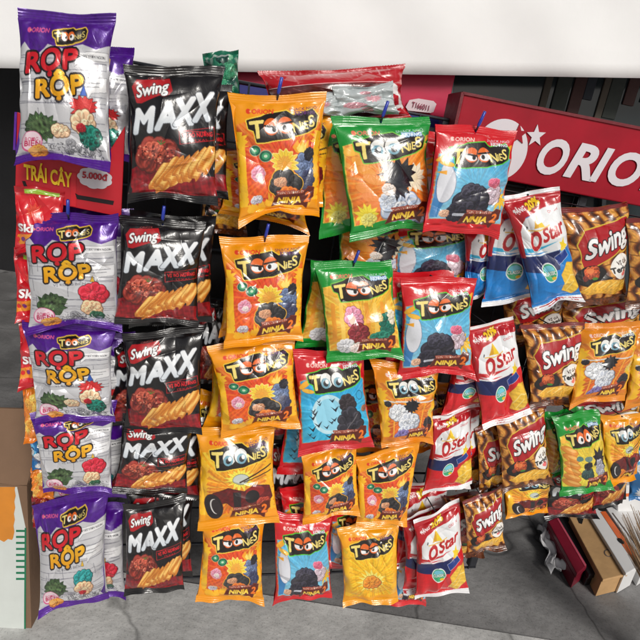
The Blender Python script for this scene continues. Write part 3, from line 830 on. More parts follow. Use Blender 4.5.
    for c_, nm in ((0, 'pouch'), (1, 'top_seal'), (2, 'bottom_seal'), (3, 'printed_logo')):
        f = F[cls == c_] if parts else (F if c_ == 0 else F[:0])
        if len(f) == 0: continue
        used, fi = np.unique(f, return_inverse=True); fi = fi.reshape(-1, 4)
        Vv, Nn, Cc = Gf[used], Nf[used], Cf[used]
        if c_ == 0:
            fi = np.concatenate([fi, BF + len(used)]); Vv = np.concatenate([Vv, B.reshape(-1, 3)])
            Nn = np.concatenate([Nn, bn.reshape(-1, 3)]); Cc = np.concatenate([Cc, bc])
        link(nm, quadmesh(nm, Vv, fi, m, cols=Cc, nrm=Nn), root)
    return root, c3


G_SEA = 'white and purple seaweed snack bags'
G_BEEF = 'black roast beef crisp bags'
G_CORN = 'corn snack bags with orange eyed lettering'
G_STAR = 'potato crisp bags with a white fan panel'
G_RIDGE = 'brown ridged crisp bags'
G_CANDY = 'small red candy packs in a hanging strip'
G_MISC = 'small snack packs low at the left'
Q = lambda *a: [(a[i], a[i + 1]) for i in range(0, 8, 2)]
PEGS = []
# kind, quad (top left, top right, bottom right, bottom left), label, group, options
BAGS = [
    # ---- column of seaweed snacks
    ('sea_blue', Q(23, 12, 113, 14, 108, 169, 15, 163), 'white and purple seaweed snack bag hanging in front of the red price board', G_SEA, dict(fwd=.03, res=1.2, peak=.006)),
    ('sea_red', Q(20, 213, 117, 215, 118, 331, 34, 330), 'white and purple seaweed snack bag with red puff, right under the red price board', G_SEA, dict(res=1.25, peg=1, peak=.006)),
    ('sea_blue', Q(23, 322, 115, 325, 111, 424, 39, 421), 'seaweed snack bag with blue cone and red burst, third down in the leftmost column', G_SEA, dict(res=1.2, peak=.004)),
    ('sea_red', Q(33, 414, 114, 403, 110, 490, 44, 494), 'seaweed snack bag with red puff picture beside the cardboard box', G_SEA, dict(res=1.2)),
    ('sea_teal', Q(33, 505, 107, 487, 104, 604, 43, 610), 'seaweed snack bag with teal puff, lowest of the leftmost column', G_SEA, dict(res=1.2)),
    ('sea_blue', Q(48, 46, 132, 50, 127, 160, 46, 160), 'shaded seaweed snack bag behind the topmost white and purple one', G_SEA, dict(fwd=-.075, res=.6)),
    ('sea_red', Q(46, 205, 130, 210, 131, 322, 50, 325), 'shaded seaweed snack bag behind the one under the red price board', G_SEA, dict(fwd=-.06, res=.6)),
    ('sea_blue', Q(48, 330, 133, 336, 127, 425, 52, 428), 'shaded seaweed snack bag behind the third one of the leftmost column', G_SEA, dict(fwd=-.06, res=.6)),
    ('sea_teal', Q(52, 415, 126, 418, 124, 500, 56, 500), 'shaded seaweed snack bag behind the one beside the cardboard box', G_SEA, dict(fwd=-.06, res=.6)),
    ('sea_red', Q(54, 500, 122, 505, 124, 596, 58, 600), 'shaded seaweed snack bag behind the lowest white and purple one', G_SEA, dict(fwd=-.06, res=.6)),
    # ---- column of black bags
    ('beef', Q(127, 66, 222, 67, 214, 203, 130, 199), 'black roast beef crisp bag at the top of its column, larger than those below', G_BEEF, dict(res=1.25, fwd=.01)),
    ('beef', Q(121, 217, 203, 222, 197, 326, 117, 323), 'black roast beef crisp bag second from the top, hanging on a blue peg', G_BEEF, dict(res=1.15, peg=1)),
    ('beef', Q(125, 333, 201, 327, 200, 432, 125, 433), 'black roast beef crisp bag third from the top, right of the third seaweed bag', G_BEEF, dict(res=1.15)),
    ('beef', Q(124, 418, 192, 420, 185, 494, 115, 490), 'black roast beef crisp bag fourth from the top of its column', G_BEEF, dict(res=1.05)),
    ('beef', Q(126, 504, 184, 498, 182, 590, 126, 594), 'black roast beef crisp bag lowest of its column', G_BEEF, dict(res=1.05)),
    ('beef', Q(142, 80, 230, 86, 226, 196, 142, 196), 'dark crisp bag behind the topmost black roast beef bag', G_BEEF, dict(fwd=-.05, res=.6)),
    ('beef', Q(132, 212, 213, 218, 211, 322, 132, 326), 'dark crisp bag behind the second black roast beef bag', G_BEEF, dict(fwd=-.045, res=.6)),
    ('beef', Q(116, 342, 190, 344, 190, 428, 106, 424), 'dark crisp bag peeking out left behind the third black bag', G_BEEF, dict(fwd=-.05, res=.6)),
    ('beef', Q(134, 420, 203, 420, 198, 500, 106, 492), 'dark crisp bag behind the fourth black roast beef bag', G_BEEF, dict(fwd=-.05, res=.6)),
    ('beef', Q(129, 488, 193, 484, 190, 575, 130, 580), 'black crisp bag whose top shows above the lowest black bag', G_BEEF, dict(fwd=-.035, res=.8)),
    # ---- orange corn snacks
    ('corn_N', Q(231, 94, 323, 95, 318, 217, 241, 225), 'orange corn snack bag with golden burst, top of its column on a blue peg', G_CORN, dict(res=1.2, peg=1, peak=.012)),
    ('corn_N', Q(222, 237, 307, 236, 300, 341, 226, 348), 'orange corn snack bag with golden burst, second in its column between black and green bags', G_CORN, dict(res=1.15, peg=1, peak=.006)),
    ('corn_N', Q(209, 345, 293, 337, 297, 425, 224, 437), 'orange corn snack bag with golden burst, above the one with a dark red motorcycle', G_CORN, dict(res=1.1, peak=.004)),
    ('corn_M', Q(198, 429, 272, 428, 277, 521, 200, 527), 'yellow corn snack bag with a dark red motorcycle picture and white wheel arc', G_CORN, dict(res=1.1)),
    ('corn_N', Q(203, 514, 264, 514, 262, 600, 198, 602), 'orange corn snack bag with golden burst, below the motorcycle one', G_CORN, dict(res=1.05)),
    ('corn_M', Q(246, 98, 333, 116, 320, 205, 252, 210), 'orange bag peeking out right behind the topmost golden burst bag', G_CORN, dict(fwd=-.05, res=.6)),
    ('corn_N', Q(222, 150, 300, 150, 306, 234, 222, 214), 'orange bag with its lower edge showing below the topmost golden burst bag', G_CORN, dict(fwd=-.07, res=.6)),
    ('corn_N', Q(226, 242, 300, 242, 296, 330, 222, 334), 'orange bag peeking out behind the second golden burst bag', G_CORN, dict(fwd=-.05, res=.6)),
    ('corn_N', Q(214, 352, 286, 350, 284, 424, 206, 425), 'orange bag behind the third golden burst bag', G_CORN, dict(fwd=-.05, res=.6)),
    ('corn_M', Q(202, 445, 268, 440, 272, 508, 194, 500), 'yellow bag peeking out behind the motorcycle one', G_CORN, dict(fwd=-.05, res=.6)),
    # ---- green corn snacks
    ('corn_G1', Q(334, 117, 427, 117, 432, 228, 352, 240), 'green corn snack bag with a spiky black burst, topmost of the green ones', G_CORN, dict(res=1.2, peg=1)),
    ('corn_G2', Q(315, 262, 391, 262, 400, 357, 330, 363), 'green corn snack bag with pink and teal puffs, on a blue peg', G_CORN, dict(res=1.1, peg=1)),
    ('corn_G1', Q(318, 122, 398, 120, 410, 226, 322, 236), 'dark green bag peeking out left behind the topmost green one', G_CORN, dict(fwd=-.05, res=.6)),
    ('corn_G2', Q(314, 262, 382, 262, 372, 346, 297, 348), 'green bag leaning out left behind the pink and teal one', G_CORN, dict(fwd=-.045, res=.8)),
    ('corn_B', Q(294, 350, 362, 350, 371, 446, 301, 455), 'red and blue corn snack bag with black bats over a pale moon', G_CORN, dict(res=1.1)),
    ('corn_B', Q(290, 372, 350, 372, 352, 470, 280, 476), 'shaded red and blue bag behind the one with the bats', G_CORN, dict(fwd=-.06, res=.6)),
    ('corn_N', Q(303, 455, 356, 440, 358, 513, 304, 523), 'orange corn snack bag with golden burst, directly under the red and blue bats bag', G_CORN, dict(res=1.0)),
    ('corn_R', Q(275, 514, 329, 516, 331, 600, 274, 602), 'red and sky blue corn snack bag at the bottom, between two orange columns', G_CORN, dict(res=1.0)),
    ('corn_R', Q(280, 485, 330, 486, 328, 560, 284, 562), 'shaded red bag above the lowest red and sky blue one', G_CORN, dict(fwd=-.05, res=.6)),
    # ---- red corn snacks
    ('corn_R', Q(437, 123, 514, 130, 498, 238, 424, 231), 'red and sky blue corn snack bag overlapping the white moon of the sign', G_CORN, dict(res=1.15, peg=1, fwd=.02)),
    ('corn_R', Q(402, 277, 473, 277, 471, 375, 399, 378), 'red and sky blue corn snack bag right of the pink and teal green one', G_CORN, dict(res=1.1)),
    ('corn_R', Q(421, 132, 500, 134, 484, 232, 414, 228), 'red and blue bag peeking out left behind the one over the sign', G_CORN, dict(fwd=-.03, res=.6)),
    ('corn_B', Q(386, 272, 452, 272, 450, 362, 386, 366), 'dark red and blue bag peeking out left behind the halfway red one', G_CORN, dict(fwd=-.04, res=.6)),
    ('corn_W', Q(373, 362, 437, 366, 432, 442, 383, 447), 'orange corn snack bag with pale swirl and long blade, left of a red crisp bag', G_CORN, dict(res=1.05)),
    ('corn_N', Q(357, 455, 420, 441, 405, 525, 358, 525), 'orange corn snack bag with golden burst, below the pale swirl one', G_CORN, dict(res=1.05)),
    ('corn_Y', Q(339, 527, 399, 523, 396, 602, 344, 606), 'plain yellow corn snack bag at the very bottom, without ninja lettering', G_CORN, dict(res=1.0)),
    ('corn_R', Q(330, 500, 372, 500, 370, 570, 328, 570), 'dark red bag in the shade left of the plain yellow one', G_CORN, dict(fwd=-.06, res=.6)),
    # ---- crisps with the white fan
    ('star_blue', Q(503, 196, 556, 188, 580, 298, 535, 312), 'blue crisp bag with a red top, in front of two more and touching the sign', G_STAR, dict(res=1.1, fwd=.03, lean=3)),
    ('star_blue', Q(488, 198, 540, 196, 548, 296, 484, 307), 'blue crisp bag half hidden behind the front blue one', G_STAR, dict(res=.9, fwd=-.02, lean=3)),
    ('star_blue', Q(466, 216, 512, 214, 502, 296, 463, 300), 'shaded blue crisp bag under the red bag that overlaps the sign', G_STAR, dict(res=.7, fwd=-.05, lean=3)),
    ('star_blue', Q(540, 214, 580, 210, 592, 300, 556, 300), 'blue crisp bag whose white lower corner shows right of the front blue one', G_STAR, dict(res=.6, fwd=-.035, lean=3)),
    ('star_red', Q(464, 327, 513, 318, 528, 412, 484, 429), 'bright red crisp bag with white fan panel and yellow star, left of brown bag', G_STAR, dict(res=1.1, fwd=.015)),
    ('star_red', Q(456, 345, 500, 342, 490, 404, 441, 416), 'red crisp bag peeking out left behind the bright one below the blue bags', G_STAR, dict(res=.8, fwd=-.02)),
    ('star_red', Q(434, 417, 471, 407, 471, 484, 424, 496), 'red crisp bag with white fan, lower left of the bright red one', G_STAR, dict(res=1.05)),
    ('star_promo', Q(415, 522, 459, 501, 467, 590, 417, 600), 'red crisp bag with white and yellow promotion lettering, lowest of its kind', G_STAR, dict(res=1.05)),
    ('star_promo', Q(404, 520, 452, 500, 450, 585, 405, 592), 'red crisp bag behind the lowest promotion lettering one', G_STAR, dict(fwd=-.035, res=.8)),
    # ---- brown ridged crisps
    ('ridge', Q(561, 209, 627, 203, 626, 301, 571, 309), 'brown ridged crisp bag right of the blue ones, below the sign', G_RIDGE, dict(res=1.1)),
    ('ridge', Q(627, 220, 690, 216, 686, 304, 628, 308), 'brown ridged crisp bag cut by the right edge of the picture', G_RIDGE, dict(res=.8)),
    ('ridge', Q(523, 325, 582, 322, 574, 403, 530, 408), 'brown ridged crisp bag between the bright red crisp bag and an orange one', G_RIDGE, dict(res=1.05)),
    ('ridge', Q(496, 418, 543, 404, 551, 483, 504, 493), 'brown ridged crisp bag left of the green bag with corn curls', G_RIDGE, dict(res=1.05)),
    ('ridge', Q(463, 502, 502, 487, 503, 546, 468, 557), 'brown ridged crisp bag lowest of its kind, hanging above bare floor', G_RIDGE, dict(res=1.0)),
    ('ridge', Q(476, 428, 522, 416, 506, 486, 480, 493), 'brown ridged bag behind the one beside the green corn curls bag', G_RIDGE, dict(fwd=-.04, res=.7)),
    ('corn_M', Q(502, 468, 549, 470, 547, 512, 506, 517), 'dark orange bag with motorcycle picture above the bare floor', G_CORN, dict(fwd=-.02, res=.9)),
    ('corn_R', Q(396, 212, 470, 214, 466, 300, 390, 300), 'dark red bag in deep shade between the two red and sky blue columns', G_CORN, dict(fwd=-.085, res=.6)),
    ('corn_N', Q(350, 368, 402, 372, 398, 454, 350, 452), 'orange bag in deep shade between the bats bag and the pale swirl bag', G_CORN, dict(fwd=-.085, res=.6)),
    ('ridge', Q(500, 286, 562, 280, 560, 344, 506, 348), 'brown bag in deep shade below the front blue crisp bag', G_RIDGE, dict(fwd=-.09, res=.6)),
    ('corn_G1', Q(340, 205, 408, 205, 412, 286, 338, 286), 'dark green bag in deep shade between the two green columns', G_CORN, dict(fwd=-.09, res=.6)),
    ('beef', Q(232, 340, 312, 340, 306, 440, 236, 440), 'black bag in deep shade between the orange column and the bats bag', G_BEEF, dict(fwd=-.09, res=.6)),
    ('ridge', Q(560, 296, 640, 290, 640, 350, 566, 352), 'brown bag in deep shade above the orange swirl bags at the right', G_RIDGE, dict(fwd=-.09, res=.6)),
    ('corn_N', Q(404, 380, 452, 382, 446, 452, 402, 452), 'orange bag in deep shade right of the pale swirl bag', G_CORN, dict(fwd=-.085, res=.6)),
    ('star_red', Q(436, 408, 480, 404, 468, 486, 428, 488), 'shaded red crisp bag behind the lower left white fan one', G_STAR, dict(fwd=-.06, res=.6)),
    ('star_promo', Q(400, 486, 446, 480, 446, 560, 396, 566), 'red crisp bag in deep shade above the lowest promotion lettering one', G_STAR, dict(fwd=-.085, res=.6)),
    ('ridge', Q(452, 410, 500, 404, 492, 486, 456, 490), 'brown bag in deep shade right of the lower left white fan crisp bag', G_RIDGE, dict(fwd=-.09, res=.6)),
    ('ridge', Q(446, 496, 490, 490, 484, 556, 448, 560), 'brown bag in deep shade behind the lowest brown ridged one', G_RIDGE, dict(fwd=-.07, res=.6)),
    ('corn_R', Q(396, 536, 424, 536, 424, 604, 392, 606), 'dark red bag in deep shade right of the plain yellow one', G_CORN, dict(fwd=-.085, res=.6)),
    ('corn_N', Q(340, 452, 384, 456, 380, 526, 338, 526), 'orange bag in deep shade between the two lower golden burst bags', G_CORN, dict(fwd=-.085, res=.6)),
    ('beef', Q(268, 440, 318, 440, 316, 520, 268, 520), 'black bag in deep shade right of the dark red motorcycle bag', G_BEEF, dict(fwd=-.1, res=.6)),
    ('ridge', Q(204, 150, 246, 150, 246, 236, 200, 236), 'brown bag in deep shade between the top black bag and the top orange one', G_RIDGE, dict(fwd=-.11, res=.6)),
    ('corn_M', Q(196, 390, 230, 392, 232, 470, 192, 470), 'orange bag in deep shade between the fourth black bag and the motorcycle one', G_CORN, dict(fwd=-.11, res=.6)),
    ('beef', Q(196, 300, 236, 300, 236, 384, 194, 384), 'black bag in deep shade between the third black bag and the orange column', G_BEEF, dict(fwd=-.11, res=.6)),
    ('star_red', Q(508, 400, 548, 396, 546, 430, 506, 432), 'red crisp bag in deep shade below the bright red one', G_STAR, dict(fwd=-.09, res=.5)),
    ('ridge', Q(560, 390, 640, 388, 640, 432, 564, 434), 'brown bag in deep shade above the green corn curls bag', G_RIDGE, dict(fwd=-.09, res=.5)),
    # ---- right end
    ('corn_W', Q(579, 324, 638, 321, 625, 400, 569, 405), 'orange corn snack bag with pale grey swirl, right of the brown ridged bag', G_CORN, dict(res=1.05, fwd=.015)),
    ('corn_W', Q(634, 332, 690, 332, 682, 404, 622, 408), 'orange corn snack bag with pale grey swirl, cut by the right edge', G_CORN, dict(res=.8)),
    ('corn_G3', Q(554, 417, 599, 410, 609, 487, 563, 497), 'green corn snack bag with orange corn curls down one side', G_CORN, dict(res=1.05, fwd=.01)),
    ('corn_G3', Q(542, 412, 585, 408, 572, 474, 545, 480), 'dark green bag peeking out left behind the corn curls one', G_CORN, dict(fwd=-.035, res=.6)),
    ('corn_M', Q(604, 418, 643, 412, 636, 480, 604, 484), 'orange corn snack bag with motorcycle wheel, right of the corn curls bag', G_CORN, dict(fwd=-.015, res=.9)),
    ('beef', Q(546, 468, 600, 466, 592, 515, 549, 520), 'black crisp bag low behind the boxes, partly covered by a green bag', G_BEEF, dict(fwd=-.04, res=.9)),
    ('beef', Q(592, 444, 634, 440, 625, 505, 592, 508), 'black crisp bag low at the right, above the white and orange box', G_BEEF, dict(fwd=-.045, res=.9)),
    ('plain_blue', Q(626, 440, 664, 440, 660, 500, 630, 500), 'blue and white pack at the right edge beside a black bag', 'odd snack packs around the rack', dict(fwd=-.06, res=.5)),
    # ---- top: packs in the shade and the small ones at the left
    ('plain_green', Q(203, 52, 238, 52, 240, 106, 206, 106), 'dark green glossy pack behind the top of the black bags', 'odd snack packs around the rack', dict(fwd=-.12, res=.5)),
    ('plain_orange', Q(22, 384, 48, 386, 48, 442, 26, 440), 'small orange and brown pack below the red candy strip', G_MISC, dict(fwd=-.04, res=.4, T=.012)),
    ('plain_blue', Q(31, 440, 54, 438, 54, 470, 32, 472), 'small blue and green pack right of the cardboard box', G_MISC, dict(fwd=-.04, res=.4, T=.012)),
    ('plain_orange', Q(31, 468, 54, 466, 54, 500, 33, 500), 'small orange pack right of the tape on the box', G_MISC, dict(fwd=-.045, res=.4, T=.012)),
    ('plain_red', Q(32, 496, 54, 495, 54, 530, 33, 532), 'small dark red pack lowest beside the cardboard box', G_MISC, dict(fwd=-.05, res=.4, T=.012)),
]
SK = [('candy', Q(16, 186, 63, 192, 61, 256, 15, 254), 'small red candy pack with crimped top, uppermost of the hanging strip', .0),
      ('candy', Q(14, 252, 60, 256, 62, 322, 18, 320), 'small red candy pack in the middle of the hanging strip', -.012),
      ('candy', Q(18, 318, 62, 322, 66, 390, 22, 386), 'small red candy pack at the lower end of the hanging strip', -.018)]
rnd = random.Random(4)
for i, (kind, q, label, group, op) in enumerate(BAGS):
    op = dict(op); peg = op.pop('peg', 0)
    back = op.get('fwd', 0) < -.03
    op.setdefault('lean', 6 + rnd.uniform(-1.5, 1.5)); op.setdefault('yaw', rnd.uniform(-7, 7))
    name = {'sea': 'seaweed_snack_bag', 'beef': 'beef_crisp_bag', 'corn': 'corn_snack_bag', 'star': 'potato_crisp_bag', 'ridge': 'ridged_crisp_bag', 'plain': 'snack_pack'}[kind.split('_')[0]]
    if not (name == 'snack_pack'): op.setdefault('material', FOIL if kind.split('_')[0] in ('sea',) else FILM)
    root, c3 = snack_bag(name, kind, q, label, 'snack bag' if name != 'snack_pack' else 'snack pack', group, seed=100 + i, parts=True, **op)
    if group != G_MISC:
        PEGS.append(((c3[0] + c3[1]) / 2, peg, root.matrix_world.to_3x3() @ Vector((0, -1, 0)), back))
for i, (kind, q, label, f) in enumerate(SK):
    snack_bag('candy_pack', kind, q, label, 'candy pack', G_CANDY, fwd=-.02 + f, seed=300 + i, res=.7, T=.009, lean=2, yaw=rnd.uniform(-4, 4))

# ------------------------------------------------------------------ lettering meshes for signs
def letters(name, s, o, x, zup, n, h, m, parent, w=None, shear=0.0, bold=0.0, depth=.0007):
    """solid letters centred at o in the plane (x, zup), capital height h"""
    c = bpy.data.curves.new('lettering', 'FONT'); c.body = s; c.shear = shear; c.offset = bold; c.resolution_u = 5
    t = bpy.data.objects.new('lettering', c); C.objects.link(t); bpy.context.view_layer.update()
    me = bpy.data.meshes.new_from_object(t.evaluated_get(bpy.context.evaluated_depsgraph_get()))
    bpy.data.objects.remove(t); bpy.data.curves.remove(c)
    xs = [v.co.x for v in me.vertices]; x0, x1 = min(xs), max(xs)
    sy = h / .73; sx = w / (x1 - x0) if w else sy
    inv = parent.matrix_world.inverted()
    for v in me.vertices:
        v.co = inv @ (o + x * ((v.co.x - (x0 + x1) / 2) * sx) + zup * ((v.co.y - .365) * sy))
    me.materials.clear(); me.materials.append(m); me.name = name
    ob = link(name, me, parent)
    inv3 = inv.to_3x3(); dn = inv3 @ (n * depth)
    import bmesh
    bm = bmesh.new(); bm.from_mesh(me)
    r_ = bmesh.ops.extrude_face_region(bm, geom=bm.faces[:])
    for g in r_['geom']:
        if isinstance(g, bmesh.types.BMVert): g.co += dn
    bmesh.ops.recalc_face_normals(bm, faces=bm.faces[:]); bm.to_mesh(me); bm.free()
    for p_ in me.polygons: p_.use_smooth = False
    return ob


# ------------------------------------------------------------------ red sign with moon and star
SG = .17
def sgp(x, y, f=0): return rk(x, y, -SG + f)
TL_, TR_, BR_, BL_ = sgp(464, 93), sgp(730, 146), sgp(722, 222), sgp(447, 169)
red = mat('sign_red', rgb(160, 12, 36), .5, var=.16, scale=9, bump=.06, bscale=25, spec=.25)
dred = mat('sign_edge', rgb(110, 16, 30), .5)
white = mat('sign_white', rgb(222, 216, 222), .45, var=.03, bump=.02)
sx_ = (TR_ - TL_).normalized(); sup = (sx_.cross(-RN)).normalized()
if sup.z < 0: sup = -sup
sign = empty('shop_sign', frame((BL_ + BR_) / 2, sx_, RN), 'long red shop sign with white moon, star and capital letters behind the crisp bags', 'sign')
MB().poly([TL_, TR_, BR_, BL_], -RN * .06).build('sign_box', red, sign, bevel=.003)
e = .006
MB().poly([sgp(463, 91.5, .004), sgp(731, 144.5, .004), sgp(730, 147.5, .004), sgp(463.6, 94.5, .004)], -RN * .07).build('frame_rail', dred, sign)
MB().poly([sgp(461.5, 92, .004), sgp(464.5, 92.5, .004), sgp(447.5, 170, .004), sgp(444.5, 169.5, .004)], -RN * .07).build('frame_rail', dred, sign)
mc = sgp(501, 150, .003); pxm = (sgp(506, 151) - sgp(505, 151)).length
mr = 26.5 * pxm
MB().poly([mc + sx_ * (mr * math.cos(a)) + sup * (mr * 1.0 * math.sin(a)) for a in [k / 48 * 6.28318 for k in range(48)]], -RN * .002).build('moon_emblem', white, sign)


def star(c, r, rot, m, name, parent, n=RN):
    pts = []
    for k in range(10):
        a = rot + k * math.pi / 5 + math.pi / 2; q = r if k % 2 == 0 else r * .42
        pts.append(c + sx_ * (q * math.cos(a)) + sup * (q * math.sin(a)))
    return MB().poly(pts, -n * .002).build(name, m, parent)


star(sgp(518.5, 134.5, .0055), 9.5 * pxm, R(8), red, 'star_emblem', sign)
star(sgp(536, 136, .003), 10 * pxm, R(8), white, 'star_emblem', sign)
a0, a1 = sgp(541, 157, .003), sgp(692, 188, .003)
lx = (a1 - a0).normalized(); lz = lx.cross(-RN).normalized()
if lz.z < 0: lz = -lz
lh = (sgp(560, 140, .003) - sgp(553, 175, .003)).length
for ch, x, y, w_ in (('O', 553.5, 156, 30), ('R', 582.5, 160.5, 30), ('I', 602, 164, 16), ('O', 626.5, 168.5, 34), ('N', 664, 176, 39)):
    letters('lettering', ch, sgp(x, y, .003), lx, lz, RN, lh, white, sign, w=(sgp(x + w_ / 2, y) - sgp(x - w_ / 2, y)).length, shear=.26, bold=.035)

# ------------------------------------------------------------------ magenta board with the blue strip
mag = mat('board_magenta', rgb(196, 20, 70), .5, var=.05, bump=.04); blu = mat('board_blue', rgb(34, 36, 120), .5, var=.06, bump=.04)
MB0 = .30
def bp_(x, y, f=0): return rk(x, y, -MB0 + f)
brd = empty('display_board', frame(bp_(350, 110), (bp_(446, 127) - bp_(236, 92)).normalized(), RN), 'magenta board with a dark blue lower strip behind the top bags', 'board')
MB().poly([bp_(222, 30), bp_(464, 36), bp_(446, 118), bp_(240, 84)], -RN * .012).build('panel', mag, brd, bevel=.002)
MB().poly([bp_(239.5, 84.5, .001), bp_(446, 118.5, .001), bp_(443, 132, .001), bp_(240, 100, .001)], -RN * .013).build('blue_strip', blu, brd)
tg = empty('price_tag', frame(bp_(434, 108, .012), RX, RN), 'small white rounded code tag on the magenta board', 'tag')
wt = mat('tag_white', rgb(226, 206, 212), .5, var=.03, bump=.02)
tq = [(413, 100), (419, 98.5), (429, 101), (431, 104), (429, 112), (427, 113), (412, 110.5), (410.5, 107)]
tq = [(x + .5 * (x - 420), y) for x, y in tq]
MB().poly([bp_(x, y, .012) for x, y in tq], -RN * .002).build('card', wt, tg)
b0, b1 = bp_(412, 104, .0145), bp_(429, 108, .0145)
letters('lettering', 'T166011', (b0 + b1) / 2, (b1 - b0).normalized(), lz, RN, (bp_(420, 103) - bp_(419.6, 108.6)).length, mat('tag_ink', rgb(150, 50, 80), .6), tg, w=(b1 - b0).length, bold=.01)

# ------------------------------------------------------------------ red bag of silver packs lying on top
rb, _ = snack_bag('carrier_bag', 'carrier', Q(262, 72, 400, 66, 408, 116, 268, 132), 'red plastic bag with white stripes, lying behind the top bags and holding silver packs', 'plastic bag', None, fwd=-.12, seed=411, res=.7, T=.05, lean=-4, parts=True)
for i, (q, lb) in enumerate(((Q(294, 98, 338, 92, 342, 116, 296, 122), 'silver pack on the red plastic bag, the smaller of two'), (Q(333, 89, 392, 84, 396, 112, 336, 119), 'silver pack on the red plastic bag, the larger of two'))):
    snack_bag('silver_pack', 'plain_silver', q, lb, 'snack pack', 'silver packs on the red plastic bag', fwd=-.055, seed=420 + i, res=.5, T=.012, lean=0)

# ------------------------------------------------------------------ red cardboard price board with slots
cred = mat('card_red', rgb(196, 16, 36), .5, var=.06, scale=6, bump=.05, coat=.15); purp = mat('card_purple', rgb(90, 30, 150), .45)
TB = -.03
def tb(x, y, f=0): return rk(x, y, TB + f)
tray = empty('price_board', frame(tb(68, 214), RX, RN), 'red cardboard price board with yellow lettering, white price cloud and slots', 'price board')
MB().poly([tb(17, 112), tb(96, 140), tb(104, 160), tb(125, 126), tb(121, 217), tb(62, 205), tb(60, 199), tb(15, 192)], -RN * .006).build('panel', cred, tray, bevel=.001)
MB().poly([tb(14.5, 112), tb(17, 112), tb(15.3, 150), tb(13, 150)], -RN * .007).build('purple_edge', purp, tray)
dk = mat('slot_dark', rgb(26, 8, 16), .7)
MB().poly([tb(22, 181, .001), tb(25, 181, .001), tb(27, 186, .001), tb(60, 195, .001), tb(60, 197.5, .001), tb(24, 187, .001)], -RN * .002).build('slot', dk, tray)
MB().poly([tb(75, 193, .001), tb(78, 195, .001), tb(114, 201, .001), tb(113, 205, .001), tb(77, 199, .001)], -RN * .002).build('slot', dk, tray)
MB().poly([tb(71, 172, .001), tb(76, 173, .001), tb(76, 207, .001), tb(71, 206, .001)], -RN * .002).build('fold_strip', mat('card_fold', rgb(214, 30, 44), .45), tray)
yel = mat('ink_yellow', rgb(250, 206, 30), .5, var=.02, bump=0)
y0, y1 = tb(24, 171, .003), tb(72, 180, .003)
letters('lettering', 'TRÁI CÂY', (y0 + y1) / 2, (y1 - y0).normalized(), Vector((0, 0, 1)), RN, .026, yel, tray, w=(y1 - y0).length, bold=.03)
cl = tb(95, 178, .002); cw = (tb(96, 178) - tb(95, 178)).length
pts = []
for k in range(72):
    a = k / 72 * 6.28318; q = 1 + .1 * abs(math.sin(a * 4.5))
    pts.append(cl + RX * (16 * cw * q * math.cos(a)) + Vector((0, 0, 1)) * (10.5 * cw * q * math.sin(a)))
MB().poly(pts, -RN * .0015).build('price_cloud', white, tray)
letters('lettering', '5.000đ', tb(95, 176, .004), RX, Vector((0, 0, 1)), RN, 6.6 * cw, mat('ink_dark_red', rgb(170, 20, 40), .5), tray, w=25 * cw, bold=.03)

# ------------------------------------------------------------------ wire display rack with pegs
steel = mat('rack_steel', rgb(70, 72, 78), .4, metal=.6, var=.2); blueplastic = mat('peg_blue', rgb(40, 60, 170), .35, var=.1, coat=.3)
GO = -.20
rack = empty('display_rack', frame(rk(330, 640, GO) * 1.0, RX, RN), 'dark wire display rack behind the hanging bags, with pegs', 'rack')
zt, zb = EYE + .11, .12
def along(s, z, off=GO): return Vector((0, 1.05, 0)) + RX * s + RN * off + Vector((0, 0, z))
for s in (-.52, -.12, .28, .70):
    MB().box(along(s, (zt + zb) / 2, GO - .012), RX * .012, RN * .012, Vector((0, 0, (zt - zb) / 2 + .004))).build('post', steel, rack, bevel=.002)
for k in range(12):
    z = zb + (zt - zb) * k / 11
    MB().tube([along(-.53, z), along(.71, z)], .0035).build('wire', steel, rack, smooth=True)
for k in range(16):
    s = -.5 + 1.18 * k / 15
    MB().tube([along(s, zb, GO + .006), along(s, zt, GO + .006)], .0022).build('wire', steel, rack, smooth=True)
MB().box(along(.09, (zt + .62) / 2, GO - .03), RX * .60, RN * .003, Vector((0, 0, (zt - .62) / 2 - .02))).build('shade_panel', mat('gap_shade', rgb(34, 33, 36), .7, var=.3, scale=6), rack)  # dark sheet added so the gaps between the bags read as shade
for p, flag, n, back in PEGS:
    if back: continue
    d = (p - along(0, 0)).dot(RN)              # distance in front of the grid
    a = p - RN * d - Vector((0, 0, .012)); b = p - Vector((0, 0, .006)) + RN * (.004 if flag else -.001)
    o = MB().tube([a, a * .4 + b * .6 + Vector((0, 0, .002)), b] + ([b + RN * .006 + Vector((0, 0, .012))] if flag else []), .0017).build('peg', steel, rack, smooth=True)
    if flag:
        t = MB().tube([b - RN * .004 - Vector((0, 0, .004)), b + RN * .004 + Vector((0, 0, .010)), b + RN * .012 + Vector((.002, 0, .034))], [.0022, .0034, .003]).build('peg_tip', blueplastic, rack, smooth=True)
        t.parent = o

# ------------------------------------------------------------------ setting
def sheet(name, z, x0, x1, y0, y1, m):
    me = quadmesh(name, [(x0, y0, z), (x1, y0, z), (x1, y1, z), (x0, y1, z)], [(0, 1, 2, 3)], m)
    return tag(link(name, me), kind='structure')


